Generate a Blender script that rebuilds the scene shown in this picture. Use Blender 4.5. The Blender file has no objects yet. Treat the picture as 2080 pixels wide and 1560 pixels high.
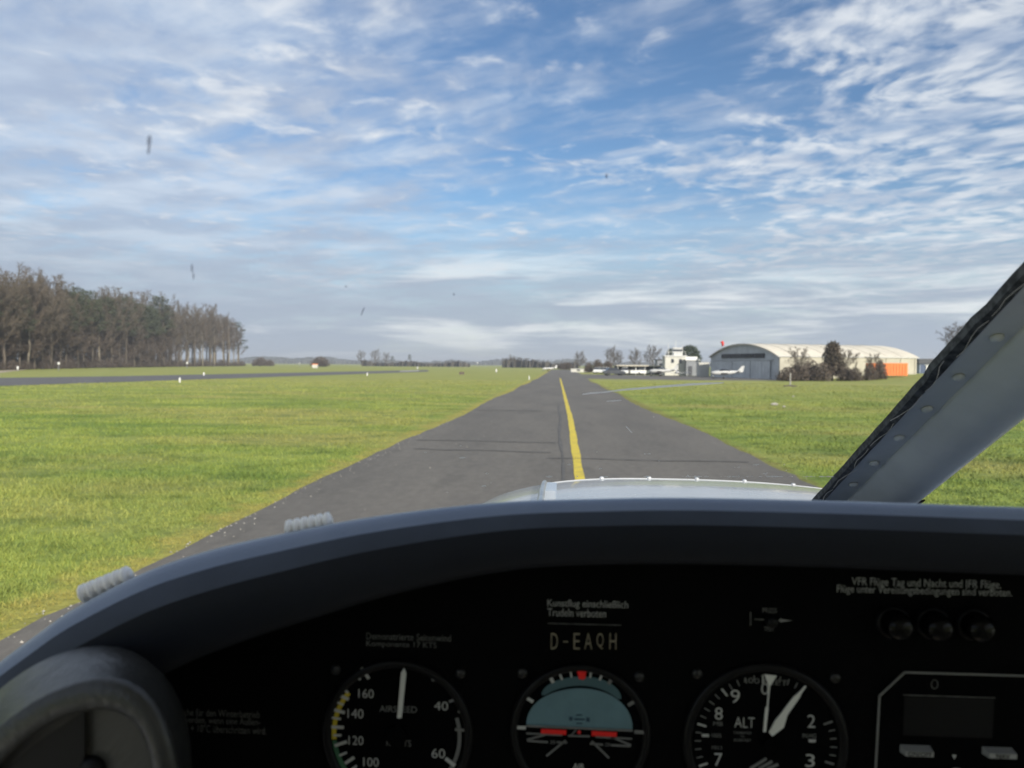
import bpy, math, random
import numpy as np
from mathutils import Vector, Matrix
random.seed(7); rng = np.random.default_rng(7)
scene = bpy.context.scene
COL = scene.collection

# ------------------------------------------------------------------ camera
F = 1562.0            # focal length in photograph pixels (2080 wide)
EYE = Vector((0, 0, 2.0))
VP = (1130, 741); ROLL = math.radians(0.45)
dx, dy = VP[0] - 1040, 780 - VP[1]
ux = dx * math.cos(ROLL) - dy * math.sin(ROLL); uy = dy * math.cos(ROLL) + dx * math.sin(ROLL)
YAW = math.atan(ux / F); PIT = math.atan(uy / F * math.cos(YAW))
FW = Vector((-math.sin(YAW) * math.cos(PIT), math.cos(YAW) * math.cos(PIT), -math.sin(PIT)))
RT = FW.cross(Vector((0, 0, 1))).normalized(); UP = RT.cross(FW)
RT, UP = RT * math.cos(ROLL) + UP * math.sin(ROLL), UP * math.cos(ROLL) - RT * math.sin(ROLL)
cam = bpy.data.cameras.new('camera'); camo = bpy.data.objects.new('camera', cam); COL.objects.link(camo)
M = Matrix((RT, UP, -FW)).transposed().to_4x4(); M.translation = EYE; camo.matrix_world = M
cam.sensor_width = 36; cam.lens = 36 * F / 2080; cam.clip_start = 0.02; cam.clip_end = 20000
cam.dof.use_dof = True; cam.dof.focus_distance = 0.98; cam.dof.aperture_fstop = cam.lens / 2.7
scene.camera = camo

# ------------------------------------------------------------------ sky and sun
SUN_EL, SUN_AZ = math.radians(23), math.radians(32)     # azimuth: to the right of straight behind the camera
SUN_DIR = Vector((math.sin(SUN_AZ) * math.cos(SUN_EL), -math.cos(SUN_AZ) * math.cos(SUN_EL), math.sin(SUN_EL)))
scene.view_settings.view_transform = 'Standard'; scene.view_settings.look = 'None'
scene.view_settings.gamma = 1.0; scene.view_settings.use_curve_mapping = False
scene.view_settings.exposure = 0.68
sun = bpy.data.lights.new('sun', 'SUN'); sun.energy = 4.6; sun.angle = math.radians(0.6); sun.color = (1, .93, .82)
suno = bpy.data.objects.new('sun', sun); COL.objects.link(suno)
suno.rotation_euler = SUN_DIR.to_track_quat('Z', 'Y').to_euler()

class NT:
    """small helper for node trees"""
    def __init__(s, tree): s.t = tree; s.L = tree.links.new
    def n(s, typ, **kw):
        nd = s.t.nodes.new(typ)
        for k, v in kw.items(): setattr(nd, k, v)
        return nd
    def put(s, inp, v):
        if isinstance(v, bpy.types.NodeSocket): s.L(v, inp)
        else: inp.default_value = v
    def math(s, op, a, b=0.0, c=None, clamp=False):
        m = s.n('ShaderNodeMath', operation=op, use_clamp=clamp); s.put(m.inputs[0], a); s.put(m.inputs[1], b)
        if c is not None: s.put(m.inputs[2], c)
        return m.outputs[0]
    def noise(s, vec, scale, detail=4, rough=.55, dist=0.0, dim='3D'):
        m = s.n('ShaderNodeTexNoise', noise_dimensions=dim)
        if vec is not None: s.L(vec, m.inputs['Vector'])
        m.inputs['Scale'].default_value = scale; m.inputs['Detail'].default_value = detail
        m.inputs['Roughness'].default_value = rough; m.inputs['Distortion'].default_value = dist
        return m.outputs['Fac']
    def smooth(s, v, a, b, lo=0.0, hi=1.0):
        m = s.n('ShaderNodeMapRange', interpolation_type='SMOOTHSTEP'); s.put(m.inputs[0], v)
        for i, q in enumerate((a, b, lo, hi)): m.inputs[i + 1].default_value = q
        return m.outputs[0]
    def mix(s, fac, a, b):
        m = s.n('ShaderNodeMix', data_type='RGBA'); s.put(m.inputs[0], fac)
        for sk, v in ((m.inputs[6], a), (m.inputs[7], b)):
            if isinstance(v, bpy.types.NodeSocket): s.L(v, sk)
            else: sk.default_value = (*v[:3], 1)
        return m.outputs[2]
    def comb(s, x, y, z=0.0):
        m = s.n('ShaderNodeCombineXYZ')
        for i, v in enumerate((x, y, z)): s.put(m.inputs[i], v)
        return m.outputs[0]
    def vmul(s, v, k):
        m = s.n('ShaderNodeVectorMath', operation='MULTIPLY'); s.L(v, m.inputs[0]); m.inputs[1].default_value = k; return m.outputs[0]
    def vadd(s, v, k):
        m = s.n('ShaderNodeVectorMath', operation='ADD'); s.L(v, m.inputs[0]); s.put(m.inputs[1], k); return m.outputs[0]

world = bpy.data.worlds.new('World'); scene.world = world; world.use_nodes = True
def build_world():
    t = world.node_tree; t.nodes.clear(); N = NT(t)
    sky = N.n('ShaderNodeTexSky', sky_type='NISHITA'); sky.sun_disc = False
    sky.sun_elevation = SUN_EL; sky.sun_rotation = math.pi - SUN_AZ
    sky.altitude = 200; sky.air_density = 1.0; sky.dust_density = 0.6; sky.ozone_density = 2.2
    d = N.n('ShaderNodeTexCoord').outputs['Generated']
    sep = N.n('ShaderNodeSeparateXYZ'); N.L(d, sep.inputs[0]); X, Y, Z = sep.outputs
    zc = N.math('ADD', N.math('MAXIMUM', Z, 0.0), 0.06)
    p = N.comb(N.math('DIVIDE', X, zc), N.math('DIVIDE', Y, zc))
    az = N.math('ARCTAN2', X, Y)                                   # radians, 0 straight ahead, + to the right
    # slightly warped cloud-layer coordinates
    w = N.noise(p, 1.3, 3, .5); pw = N.vadd(p, N.comb(N.math('MULTIPLY', N.math('SUBTRACT', w, .5), .5), N.math('MULTIPLY', N.math('SUBTRACT', w, .5), -.35)))
    big = N.noise(N.vadd(p, (3.1, 7.7, 0)), .85, 3, .5)
    # high mackerel puffs, thicker to the right
    right = N.smooth(az, .02, .42)
    left = N.smooth(N.math('MULTIPLY', az, -1.0), -.02, .5)
    pf = N.noise(N.vmul(pw, (1.0, .82, 1)), 8.5, 4, .52)
    pfm = N.smooth(N.math('ADD', big, N.math('ADD', N.math('MULTIPLY', right, .28), N.math('MULTIPLY', left, .05))), .48, .74)
    pthr = N.math('SUBTRACT', pf, N.math('MULTIPLY', N.math('SUBTRACT', 1.0, pfm), .24))
    puffs = N.math('MULTIPLY', N.smooth(pthr, .32, .66), .78)
    # soft veil, thicker to the left, drawn out along one direction
    rot = N.n('ShaderNodeVectorRotate', rotation_type='Z_AXIS'); N.L(pw, rot.inputs['Vector']); rot.inputs['Angle'].default_value = .55
    vn = N.noise(N.vmul(rot.outputs[0], (.95, 1.9, 1)), 1.7, 7, .60)
    veil = N.math('MULTIPLY', N.smooth(N.math('ADD', N.math('ADD', vn, N.math('MULTIPLY', N.math('SUBTRACT', pf, .5), .32)), N.math('MULTIPLY', left, .27)), .38, .84), .84)
    # low layer near the horizon: flat grey banks with bright streaks
    low = N.smooth(N.math('ADD', Z, N.math('MULTIPLY', N.math('SUBTRACT', N.noise(p, .55, 4, .55), .5), .16)), .215, .06)
    band = N.noise(N.comb(N.math('MULTIPLY', az, 4.2), N.math('MULTIPLY', Z, 36.0), 4.2), 1.0, 7, .62, .35)
    band = N.math('SUBTRACT', band, N.math('MULTIPLY', left, .11))
    lowcol = N.mix(N.smooth(band, .44, .66), (.40, .465, .575), (.80, .83, .86))
    lown = N.math('MULTIPLY', low, N.smooth(N.noise(N.comb(N.math('MULTIPLY', az, 6.0), N.math('MULTIPLY', Z, 24.0), 9.0), 1.0, 6, .6), .22, .56, .55, .94))
    cloudsh = N.noise(p, 3.2, 3, .5)
    hic = N.mix(N.smooth(cloudsh, .36, .62), (.50, .57, .70), (.86, .88, .91))
    vlc = N.mix(N.smooth(N.noise(p, 1.9, 4, .5), .38, .64), (.45, .52, .66), (.66, .73, .84))
    K = 10.0 / (2 ** .55)
    def scl(c): 
        m = N.n('ShaderNodeVectorMath', operation='SCALE'); N.L(c, m.inputs[0]); m.inputs['Scale'].default_value = K; return m.outputs[0]
    hsv = N.n('ShaderNodeHueSaturation'); N.L(sky.outputs[0], hsv.inputs['Color']); hsv.inputs['Saturation'].default_value = 1.16; hsv.inputs['Hue'].default_value = .504; hsv.inputs['Value'].default_value = .80
    c = N.mix(veil, hsv.outputs[0], scl(vlc))
    c = N.mix(puffs, c, scl(hic))
    c = N.mix(lown, c, scl(lowcol))
    c = N.mix(N.smooth(Z, .05, .0, 0, .35), c, (.44 * K, .50 * K, .58 * K))
    bg = N.n('ShaderNodeBackground'); N.L(c, bg.inputs[0]); bg.inputs[1].default_value = .10
    N.L(bg.outputs[0], N.n('ShaderNodeOutputWorld').inputs[0])
build_world()
scene.render.engine = 'CYCLES'
scene.cycles.use_denoising = True
scene.cycles.max_bounces = 8; scene.cycles.transparent_max_bounces = 16
scene.cycles.sample_clamp_indirect = 6.0
scene.cycles.caustics_reflective = False; scene.cycles.caustics_refractive = False

# ------------------------------------------------------------------ helpers
def ray(u, v): return FW + RT * ((u - 1040) / F) + UP * ((780 - v) / F)
def aty(u, v, y):                      # point of the plane y = const behind a picture point
    d = ray(u, v); return EYE + d * (y / d.y)
def gnd(u, v, z=0.0):
    d = ray(u, v); return EYE + d * ((z - 2.0) / d.z)
def far(u, y, z=0.0):                  # point at distance y whose azimuth is that of picture column u at the horizon
    d = ray(u, 741); return Vector((d.x / d.y * y, y, z))
def proj(p):
    q = Vector(p) - EYE; return 1040 + F * q.dot(RT) / q.dot(FW), 780 - F * q.dot(UP) / q.dot(FW)
def sstep(a, b, x):
    t = np.clip((x - a) / (b - a), 0, 1); return t * t * (3 - 2 * t)
def height(x, y):
    return 0.9 * sstep(38, 58, x) * sstep(50, 112, y)

class MB:
    def __init__(s): s.v = []; s.f = []; s.sm = False
    def add(s, vs, fs):
        o = len(s.v); s.v += [tuple(v) for v in vs]; s.f += [tuple(i + o for i in f) for f in fs]; return s
    def box(s, c, d, rz=0.0, mat=None):
        c = Vector(c); R = mat or Matrix.Rotation(rz, 3, 'Z')
        vs = [c + R @ Vector((x * d[0] / 2, y * d[1] / 2, z * d[2] / 2)) for x in (-1, 1) for y in (-1, 1) for z in (-1, 1)]
        return s.add(vs, [(0, 1, 3, 2), (4, 6, 7, 5), (0, 4, 5, 1), (2, 3, 7, 6), (0, 2, 6, 4), (1, 5, 7, 3)])
    def tube(s, pts, rad, n=6, caps=True):
        pts = [Vector(p) for p in pts]; rings = []
        if not hasattr(rad, '__len__'): rad = [rad] * len(pts)
        for i, p in enumerate(pts):
            t = (pts[min(i + 1, len(pts) - 1)] - pts[max(i - 1, 0)]).normalized()
            a = t.cross(Vector((0, 0, 1)) if abs(t.z) < .9 else Vector((1, 0, 0))).normalized(); b = t.cross(a)
            rings.append([p + (a * math.cos(2 * math.pi * k / n) + b * math.sin(2 * math.pi * k / n)) * rad[i] for k in range(n)])
        return s.loft(rings, True, caps)
    def loft(s, rings, closed=True, caps=True):
        n = len(rings[0]); vs = [v for r in rings for v in r]; fs = []
        for i in range(len(rings) - 1):
            for k in range(n if closed else n - 1):
                k2 = (k + 1) % n
                fs.append((i * n + k, i * n + k2, (i + 1) * n + k2, (i + 1) * n + k))
        if caps and closed:
            fs.append(tuple(range(n - 1, -1, -1))); fs.append(tuple((len(rings) - 1) * n + k for k in range(n)))
        return s.add(vs, fs)
    def lathe(s, o, prof, n=48, axis='Y', caps=False):
        """prof = (radius, along axis)"""
        o = Vector(o); rings = []
        for r, h in prof:
            ring = []
            for k in range(n):
                a = 2 * math.pi * k / n; ca, sa = math.cos(a) * r, math.sin(a) * r
                ring.append(o + (Vector((ca, h, sa)) if axis == 'Y' else Vector((ca, sa, h)) if axis == 'Z' else Vector((h, ca, sa))))
            rings.append(ring)
        return s.loft(rings, True, caps)
    def sphere(s, c, r, n=8, m=5, sq=(1, 1, 1)):
        c = Vector(c); rings = []
        for i in range(m + 1):
            th = math.pi * i / m; rr = max(math.sin(th), 1e-3)
            rings.append([c + Vector((r * sq[0] * rr * math.cos(2 * math.pi * k / n), r * sq[1] * rr * math.sin(2 * math.pi * k / n), r * sq[2] * math.cos(th))) for k in range(n)])
        return s.loft(rings, True, False)
    def prism(s, poly, y0, y1):          # polygon in x,z extruded along y
        n = len(poly); vs = [(x, y0, z) for x, z in poly] + [(x, y1, z) for x, z in poly]
        return s.add(vs, [tuple(range(n)), tuple(range(2 * n - 1, n - 1, -1))] + [(i, (i + 1) % n, n + (i + 1) % n, n + i) for i in range(n)])
    def mesh(s, name, mat=None, smooth=False, off=None):
        me = bpy.data.meshes.new(name)
        v = s.v if off is None else [(a[0] - off[0], a[1] - off[1], a[2] - off[2]) for a in s.v]
        me.from_pydata(v, [], s.f); me.update()
        if smooth: me.shade_smooth() if hasattr(me, 'shade_smooth') else None
        if mat: me.materials.append(mat)
        return me

def link(name, data, parent=None):
    o = bpy.data.objects.new(name, data); COL.objects.link(o)
    if parent is not None: o.parent = parent
    return o
def wloc(o):
    p = Vector((0, 0, 0))
    while o is not None: p = p + o.location; o = o.parent
    return p
def part(name, mb, mat, parent, smooth=False, label=None, local=False):
    """mesh given in world coordinates (or the parent's own when local), linked as a child"""
    o = link(name, mb.mesh(name, mat, smooth, None if local else wloc(parent)), parent)
    if label: o['label'] = label
    return o
def thing(name, label, cat, loc=(0, 0, 0), rz=0.0, group=None):
    o = link(name, None); o.location = loc; o.rotation_euler = (0, 0, rz); o['label'] = label; o['category'] = cat
    o.empty_display_size = .2
    if group: o['group'] = group
    return o
def tag(o, label, cat, group=None):
    o['label'] = label; o['category'] = cat
    if group: o['group'] = group
    return o
def copy_tree(o, parent=None):
    c = o.copy(); COL.objects.link(c)
    if parent is not None: c.parent = parent
    for ch in o.children: copy_tree(ch, c)
    return c

# ------------------------------------------------------------------ materials
def mat(name, col, rough=.6, metal=0.0, var=0.0, vscale=3.0, col2=None, bump=0.0, bscale=60.0, spec=.5, coat=0.0):
    m = bpy.data.materials.new(name); m.use_nodes = True; N = NT(m.node_tree); b = m.node_tree.nodes['Principled BSDF']
    b.inputs['Base Color'].default_value = (*col, 1); b.inputs['Roughness'].default_value = rough; b.inputs['Metallic'].default_value = metal
    b.inputs['Specular IOR Level'].default_value = spec; b.inputs['Coat Weight'].default_value = coat; b.inputs['Coat Roughness'].default_value = .08
    pos = N.n('ShaderNodeTexCoord').outputs['Object']
    if var > 0 or col2:
        c2 = col2 or tuple(max(0, c * (1 - var)) for c in col)
        f = N.smooth(N.noise(pos, vscale, 6, .6), .35, .68)
        N.L(N.mix(f, col, c2), b.inputs['Base Color'])
        r = N.math('ADD', N.math('MULTIPLY', N.noise(pos, vscale * 2.3, 4), .25), rough - .12, clamp=True); N.L(r, b.inputs['Roughness'])
    if bump > 0:
        bp = N.n('ShaderNodeBump'); bp.inputs['Strength'].default_value = bump; bp.inputs['Distance'].default_value = .01
        N.L(N.noise(pos, bscale, 3), bp.inputs['Height']); N.L(bp.outputs[0], b.inputs['Normal'])
    return m

def grass_color(N):
    """shared by the ground sheet and the blades: patches and the dry mossy verge along the taxiway"""
    g = N.n('ShaderNodeNewGeometry').outputs['Position']
    sp = N.n('ShaderNodeSeparateXYZ'); N.L(g, sp.inputs[0]); gx, gy = sp.outputs[0], sp.outputs[1]
    flat = N.comb(N.math('MULTIPLY', gx, .55), gy)
    a = N.smooth(N.noise(flat, .35, 5, .62), .34, .66)
    c = N.mix(a, (.122, .182, .036), (.228, .272, .058))
    b = N.smooth(N.noise(N.vadd(flat, (31, 5, 0)), .13, 4, .6), .45, .70)
    c = N.mix(N.math('MULTIPLY', b, .65), c, (.285, .255, .085))
    dk = N.smooth(N.noise(N.vadd(flat, (7, 55, 0)), 1.1, 4, .6), .50, .72)
    c = N.mix(N.math('MULTIPLY', dk, .75), c, (.072, .112, .024))
    # far field is more straw coloured
    c = N.mix(N.smooth(gy, 14, 100, 0, .55), c, (.285, .275, .090))
    n = N.noise(g, 1.6, 4, .6)
    ex = N.math('SUBTRACT', N.math('MULTIPLY', gx, -1.0), N.math('SUBTRACT', 4.06, N.math('MULTIPLY', N.math('MINIMUM', gy, 110.0), .0125)))
    verge = N.math('MULTIPLY', N.smooth(N.math('ADD', ex, N.math('MULTIPLY', N.math('SUBTRACT', n, .5), 1.8)), .75, .05), N.smooth(gx, -1.0, -2.0))
    c = N.mix(N.math('MULTIPLY', verge, .75), c, (.29, .25, .065))
    er = N.math('SUBTRACT', gx, 4.35)
    vr = N.smooth(N.math('ADD', er, N.math('MULTIPLY', N.math('SUBTRACT', n, .5), 1.0)), .35, .0)
    c = N.mix(N.math('MULTIPLY', N.math('MULTIPLY', vr, N.smooth(gx, 2, 3)), .6), c, (.16, .13, .045))
    return c, g

def grass_mats():
    m = bpy.data.materials.new('grass_ground'); m.use_nodes = True; N = NT(m.node_tree); b = m.node_tree.nodes['Principled BSDF']
    c, g = grass_color(N)
    f = N.smooth(N.noise(g, 9.0, 6, .7), .3, .72)
    c2 = N.n('ShaderNodeHueSaturation'); N.L(c, c2.inputs['Color']); N.L(N.math('ADD', N.math('MULTIPLY', f, .45), .90), c2.inputs['Value'])
    N.L(c2.outputs[0], b.inputs['Base Color']); b.inputs['Roughness'].default_value = .9; b.inputs['Specular IOR Level'].default_value = .15
    bp = N.n('ShaderNodeBump'); bp.inputs['Strength'].default_value = .9; bp.inputs['Distance'].default_value = .08
    N.L(N.math('ADD', N.noise(g, 3.0, 6, .7), N.noise(g, .7, 3)), bp.inputs['Height']); N.L(bp.outputs[0], b.inputs['Normal'])
    k = bpy.data.materials.new('grass_blades'); k.use_nodes = True; N = NT(k.node_tree); b = k.node_tree.nodes['Principled BSDF']
    c, g = grass_color(N)
    at = N.n('ShaderNodeAttribute', attribute_name='rnd'); hs = N.n('ShaderNodeHueSaturation'); N.L(c, hs.inputs['Color'])
    N.L(N.math('ADD', N.math('MULTIPLY', at.outputs['Fac'], .28), .80), hs.inputs['Value'])
    N.L(N.math('ADD', N.math('MULTIPLY', at.outputs['Fac'], -.03), .512), hs.inputs['Hue'])
    N.L(hs.outputs[0], b.inputs['Base Color']); b.inputs['Roughness'].default_value = .7; b.inputs['Specular IOR Level'].default_value = .2
    return m, k
M_GROUND, M_BLADE = grass_mats()

def asphalt(name, base, dark):
    m = bpy.data.materials.new(name); m.use_nodes = True; N = NT(m.node_tree); b = m.node_tree.nodes['Principled BSDF']
    g = N.n('ShaderNodeNewGeometry').outputs['Position']
    long_ = N.vmul(g, (1, .22, 1))
    f = N.smooth(N.noise(long_, .55, 6, .62), .30, .72)
    c = N.mix(f, base, dark)
    fine = N.noise(g, 55.0, 3, .7)
    pale = N.smooth(N.noise(N.vadd(g, (11, 3, 0)), 2.6, 6, .72), .60, .76)
    c = N.mix(N.math('MULTIPLY', pale, .35), c, tuple(x * 1.5 for x in base))
    mott = N.noise(N.vmul(g, (1, .5, 1)), 7.0, 5, .7)
    stain = N.smooth(N.noise(N.vadd(N.vmul(g, (1, .3, 1)), (4, 9, 0)), 1.1, 4, .6), .56, .70)
    c = N.mix(N.math('MULTIPLY', stain, .4), c, tuple(x * .72 for x in dark))
    hs0 = N.n('ShaderNodeHueSaturation'); N.L(c, hs0.inputs['Color']); N.L(N.math('ADD', N.math('MULTIPLY', mott, .7), .65), hs0.inputs['Value']); c = hs0.outputs[0]
    hs = N.n('ShaderNodeHueSaturation'); N.L(c, hs.inputs['Color']); N.L(N.math('ADD', N.math('MULTIPLY', fine, .7), .65), hs.inputs['Value'])
    N.L(hs.outputs[0], b.inputs['Base Color']); b.inputs['Roughness'].default_value = .88; b.inputs['Specular IOR Level'].default_value = .3
    bp = N.n('ShaderNodeBump'); bp.inputs['Strength'].default_value = .5; bp.inputs['Distance'].default_value = .006
    N.L(fine, bp.inputs['Height']); N.L(bp.outputs[0], b.inputs['Normal'])
    return m
M_TAXI = asphalt('asphalt_worn', (.142, .131, .114), (.108, .101, .090))
M_RWY = asphalt('asphalt_runway', (.118, .115, .112), (.100, .098, .097))
M_TAR = mat('tar', (.074, .071, .066), .85, col2=(.105, .100, .092), vscale=2.5)
M_YELLOW = mat('line_yellow', (.64, .50, .030), .7, col2=(.46, .36, .055), vscale=5, bump=.3, bscale=120)
M_WHITE = mat('white_paint', (.60, .60, .58), .45, var=.1)
M_CONC = mat('concrete', (.36, .35, .33), .85, var=.25, vscale=1.2)
M_SAND = mat('sand_track', (.38, .32, .22), .95, var=.25, vscale=.4)
M_PEB = mat('pebble', (.36, .34, .30), .8, var=.4, vscale=6)

# ------------------------------------------------------------------ ground, taxiway, runway
def build_ground():
    xs = np.unique(np.concatenate([np.linspace(-9000, -400, 12), np.linspace(-400, -60, 18), np.linspace(-60, 120, 91), np.linspace(120, 400, 15), np.linspace(400, 9000, 12)]))
    ys = np.unique(np.concatenate([np.linspace(-9000, -60, 10), np.linspace(-60, 200, 105), np.linspace(200, 600, 14), np.linspace(600, 9000, 10)]))
    X, Y = np.meshgrid(xs, ys); Z = height(X, Y)
    nx = len(xs); vs = np.stack([X.ravel(), Y.ravel(), Z.ravel()], 1)
    fs = [(j * nx + i, j * nx + i + 1, (j + 1) * nx + i + 1, (j + 1) * nx + i) for j in range(len(ys) - 1) for i in range(nx - 1)]
    mb = MB(); mb.v = [tuple(v) for v in vs]; mb.f = fs
    o = link('ground', mb.mesh('ground', M_GROUND, True)); o['kind'] = 'structure'; o['label'] = 'flat airfield grass ground'
def sheet(name, pts, z, m, parent=None, kind=None, sub=0):
    mb = MB(); mb.add([(p[0], p[1], z) for p in pts], [tuple(range(len(pts)))])
    o = link(name, mb.mesh(name, m), parent)
    if kind: o['kind'] = kind
    return o
build_ground()
def ragged(x, y0, y1, amp, seed):
    r = random.Random(seed); out = []; y = y0
    while y < y1:
        out.append((x + r.uniform(-amp, amp) + .12 * math.sin(y * .23 + seed), y)); y += .35 + max(0, y) * .02
    out.append((x, y1)); return out
def LEFT_E(y): return float(np.interp(y, [-30, 5, 100, 124], [-4.4, -4.02, -2.84, -2.6]))
def RIGHT_E(y): return float(np.interp(y, [-30, 10, 32, 112], [4.9, 4.52, 4.15, 4.3]))
def build_paving():
    mb = MB()
    Lr = [(x + LEFT_E(y), y) for x, y in ragged(0, -30, 124, .045, 1)]; Rr = [(x + RIGHT_E(y), y) for x, y in ragged(0, -30, 112, .06, 2)]
    pts = Lr + [(-2.3, 190), (-2, 320), (6, 320), (5.5, 165), (40, 150), (58, 138), (34, 112), (20, 108)] + Rr[::-1]
    taxi = link('taxiway', None); taxi['kind'] = 'structure'; taxi['label'] = 'worn grey asphalt taxiway leading straight ahead'
    # thin slab with a real edge
    n = len(pts); mb.add([(x, y, .012) for x, y in pts] + [(x, y, -.05) for x, y in pts], [tuple(range(n))] + [(i, n + i, n + (i + 1) % n, (i + 1) % n) for i in range(n)])
    import bmesh
    me = mb.mesh('asphalt', M_TAXI); bm = bmesh.new(); bm.from_mesh(me); bmesh.ops.triangulate(bm, faces=[f for f in bm.faces if len(f.verts) > 4]); bmesh.ops.recalc_face_normals(bm, faces=bm.faces); bm.to_mesh(me); bm.free()
    link('asphalt', me, taxi)
    # yellow centre line, slightly wavering edges
    L = []; R = []
    y = -5.0; r = random.Random(5)
    while y < 116:
        o_ = float(np.interp(y, [5, 13, 29, 116], [.33, .335, .455, .50])); L.append((o_ + r.uniform(-.012, .012), y)); R.append((o_ + .18 + r.uniform(-.012, .012), y)); y += .6 + abs(y) * .02
    o = sheet('yellow_line', L + R[::-1], .017, M_YELLOW, taxi)
    me = o.data; bm = bmesh.new(); bm.from_mesh(me); bmesh.ops.triangulate(bm, faces=bm.faces[:]); bm.to_mesh(me); bm.free()
    o['label'] = 'yellow painted centre line'
    def seam(pl, w, z=.021):
        Lp = []; Rp = []
        for i, p in enumerate(pl):
            a = Vector(pl[max(i - 1, 0)]); b = Vector(pl[min(i + 1, len(pl) - 1)]); t = (b - a).normalized(); nn = Vector((-t.y, t.x))
            ww = w * random.uniform(.35, 1.2)
            Lp.append(Vector(p) + nn * ww / 2); Rp.append(Vector(p) - nn * ww / 2)
        mbx = MB(); k = len(pl); mbx.add([(q.x, q.y, z) for q in Lp] + [(q.x, q.y, z) for q in Rp], [(i, i + 1, k + i + 1, k + i) for i in range(k - 1)])
        link('tar_seam', mbx.mesh('tar_seam', M_TAR), taxi)
    seam([(.12 + .03 * math.sin(y * .5) + .0008 * y, y) for y in np.arange(4, 40, 1.2)], .10, .020)
    seam([(x, 19.6 + .06 * math.sin(x * 2) - .06 * x) for x in np.arange(-3.6, .1, .4)], .16)
    seam([(x, 17.4 + .05 * math.sin(x * 3) - .1 * x) for x in np.arange(-3.3, .2, .4)], .13)
    seam([(x, 16.3 + .06 * math.sin(x * 2.3) - .05 * x) for x in np.arange(-.2, 4.2, .3)], .09, .023)
    seam([(x, 33 + .1 * math.sin(x * 2.3)) for x in np.arange(-3.4, 0, .5)], .18, .022)
    # runway on the left, a little out of parallel
    def rw(y, x): return (x, y)
    run = sheet('runway', [(-43.0, 30), (-66.5, 30), (-66.5, -400), (-43, -400)][::-1], .012, M_RWY, None, 'structure')
    bpy.data.objects.remove(run)
    a = [gnd(-700, 806.5), gnd(250, 776), gnd(870, 755)]; b = [gnd(-700, 778), gnd(250, 764), gnd(870, 751.5)]
    mbx = MB(); mbx.add([(p.x, p.y, .012) for p in a + b[::-1]], [(0, 1, 4, 5), (1, 2, 3, 4)])
    o = link('runway', mbx.mesh('runway', M_RWY)); o['kind'] = 'structure'; o['label'] = 'grey asphalt runway beyond the grass on the left'
    q = [gnd(812, 755.5), gnd(850, 754), gnd(852, 752), gnd(814, 753.2)]
    o = sheet('concrete_strip', [(p.x, p.y) for p in q], .03, M_CONC, o)
    q = [gnd(-500, 770), gnd(0, 758), gnd(66, 749.5), gnd(60, 748.6), gnd(0, 753), gnd(-500, 762)]
    mbx = MB(); mbx.add([(p.x, p.y, .02) for p in q], [(0, 1, 4, 5), (1, 2, 3, 4)])
    o = link('path', mbx.mesh('path', M_SAND)); o['kind'] = 'structure'; o['label'] = 'pale sandy track at the foot of the wood'
build_paving()

_ra, _rb = gnd(250, 776), gnd(870, 755)
def RW_X(y): return _ra.x + (y - _ra.y) * (_rb.x - _ra.x) / (_rb.y - _ra.y)
def on_paving(x, y):
    t = (x > np.interp(y, [-30, 5, 100, 124], [-4.4, -4.02, -2.84, -2.6]) - .04 + .03 * np.sin(y * 3)) & (x < np.interp(y, [-30, 10, 32, 112], [4.9, 4.52, 4.15, 4.3]) + .05) & (y < 330)
    ap = (y > 107) & (x > 3) & (y < 155)
    return t | ap | (x < RW_X(y) + .15)
def build_grass():
    n = 560000
    r = np.exp(rng.uniform(math.log(4.5), math.log(95), n)); a = rng.uniform(-.95, .95, n) - .05
    x = r * np.sin(a); y = r * np.cos(a)
    # slight clumping: pull blades towards tuft centres
    m = n // 9; src = rng.integers(0, m, n); k = .035 + r[src] * .004
    x = x[src] + rng.normal(0, 1, n) * k; y = y[src] + rng.normal(0, 1, n) * k; r = np.hypot(x, y)
    keep = ~on_paving(x, y); x, y, r = x[keep], y[keep], r[keep]; n = len(x)
    z = height(x, y)
    patch = .5 + .5 * np.sin(x * .9 + np.sin(y * .7) * 2) * np.sin(y * .5 + np.sin(x * .6) * 2)
    edge = np.clip((np.minimum(np.abs(x + 3.9), np.abs(x - 4.4))) / .8, .35, 1)
    h = (.045 + .05 * rng.random(n) ** 2) * (.6 + .6 * patch) * edge * .85
    w = .0030 + r * .00040
    th = rng.uniform(0, 2 * math.pi, n); ln = rng.uniform(.2, 1.1, n) * h; la = rng.uniform(0, 2 * math.pi, n)
    v = np.zeros((n, 3, 3), np.float32)
    v[:, 0] = np.stack([x - np.cos(th) * w, y - np.sin(th) * w, z - .005], 1)
    v[:, 1] = np.stack([x + np.cos(th) * w, y + np.sin(th) * w, z - .005], 1)
    v[:, 2] = np.stack([x + np.cos(la) * ln, y + np.sin(la) * ln, z + h], 1)
    me = bpy.data.meshes.new('grass'); me.vertices.add(3 * n); me.vertices.foreach_set('co', v.ravel())
    me.loops.add(3 * n); me.loops.foreach_set('vertex_index', np.arange(3 * n, dtype=np.int32))
    me.polygons.add(n); me.polygons.foreach_set('loop_start', np.arange(0, 3 * n, 3, dtype=np.int32))
    me.update(calc_edges=True)
    at = me.attributes.new('rnd', 'FLOAT', 'POINT'); at.data.foreach_set('value', np.repeat(rng.random(n).astype(np.float32), 3))
    me.materials.append(M_BLADE)
    o = link('grass', me); o['kind'] = 'stuff'; o['label'] = 'short green airfield grass beside the taxiway'; o['category'] = 'grass'
build_grass()
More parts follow.
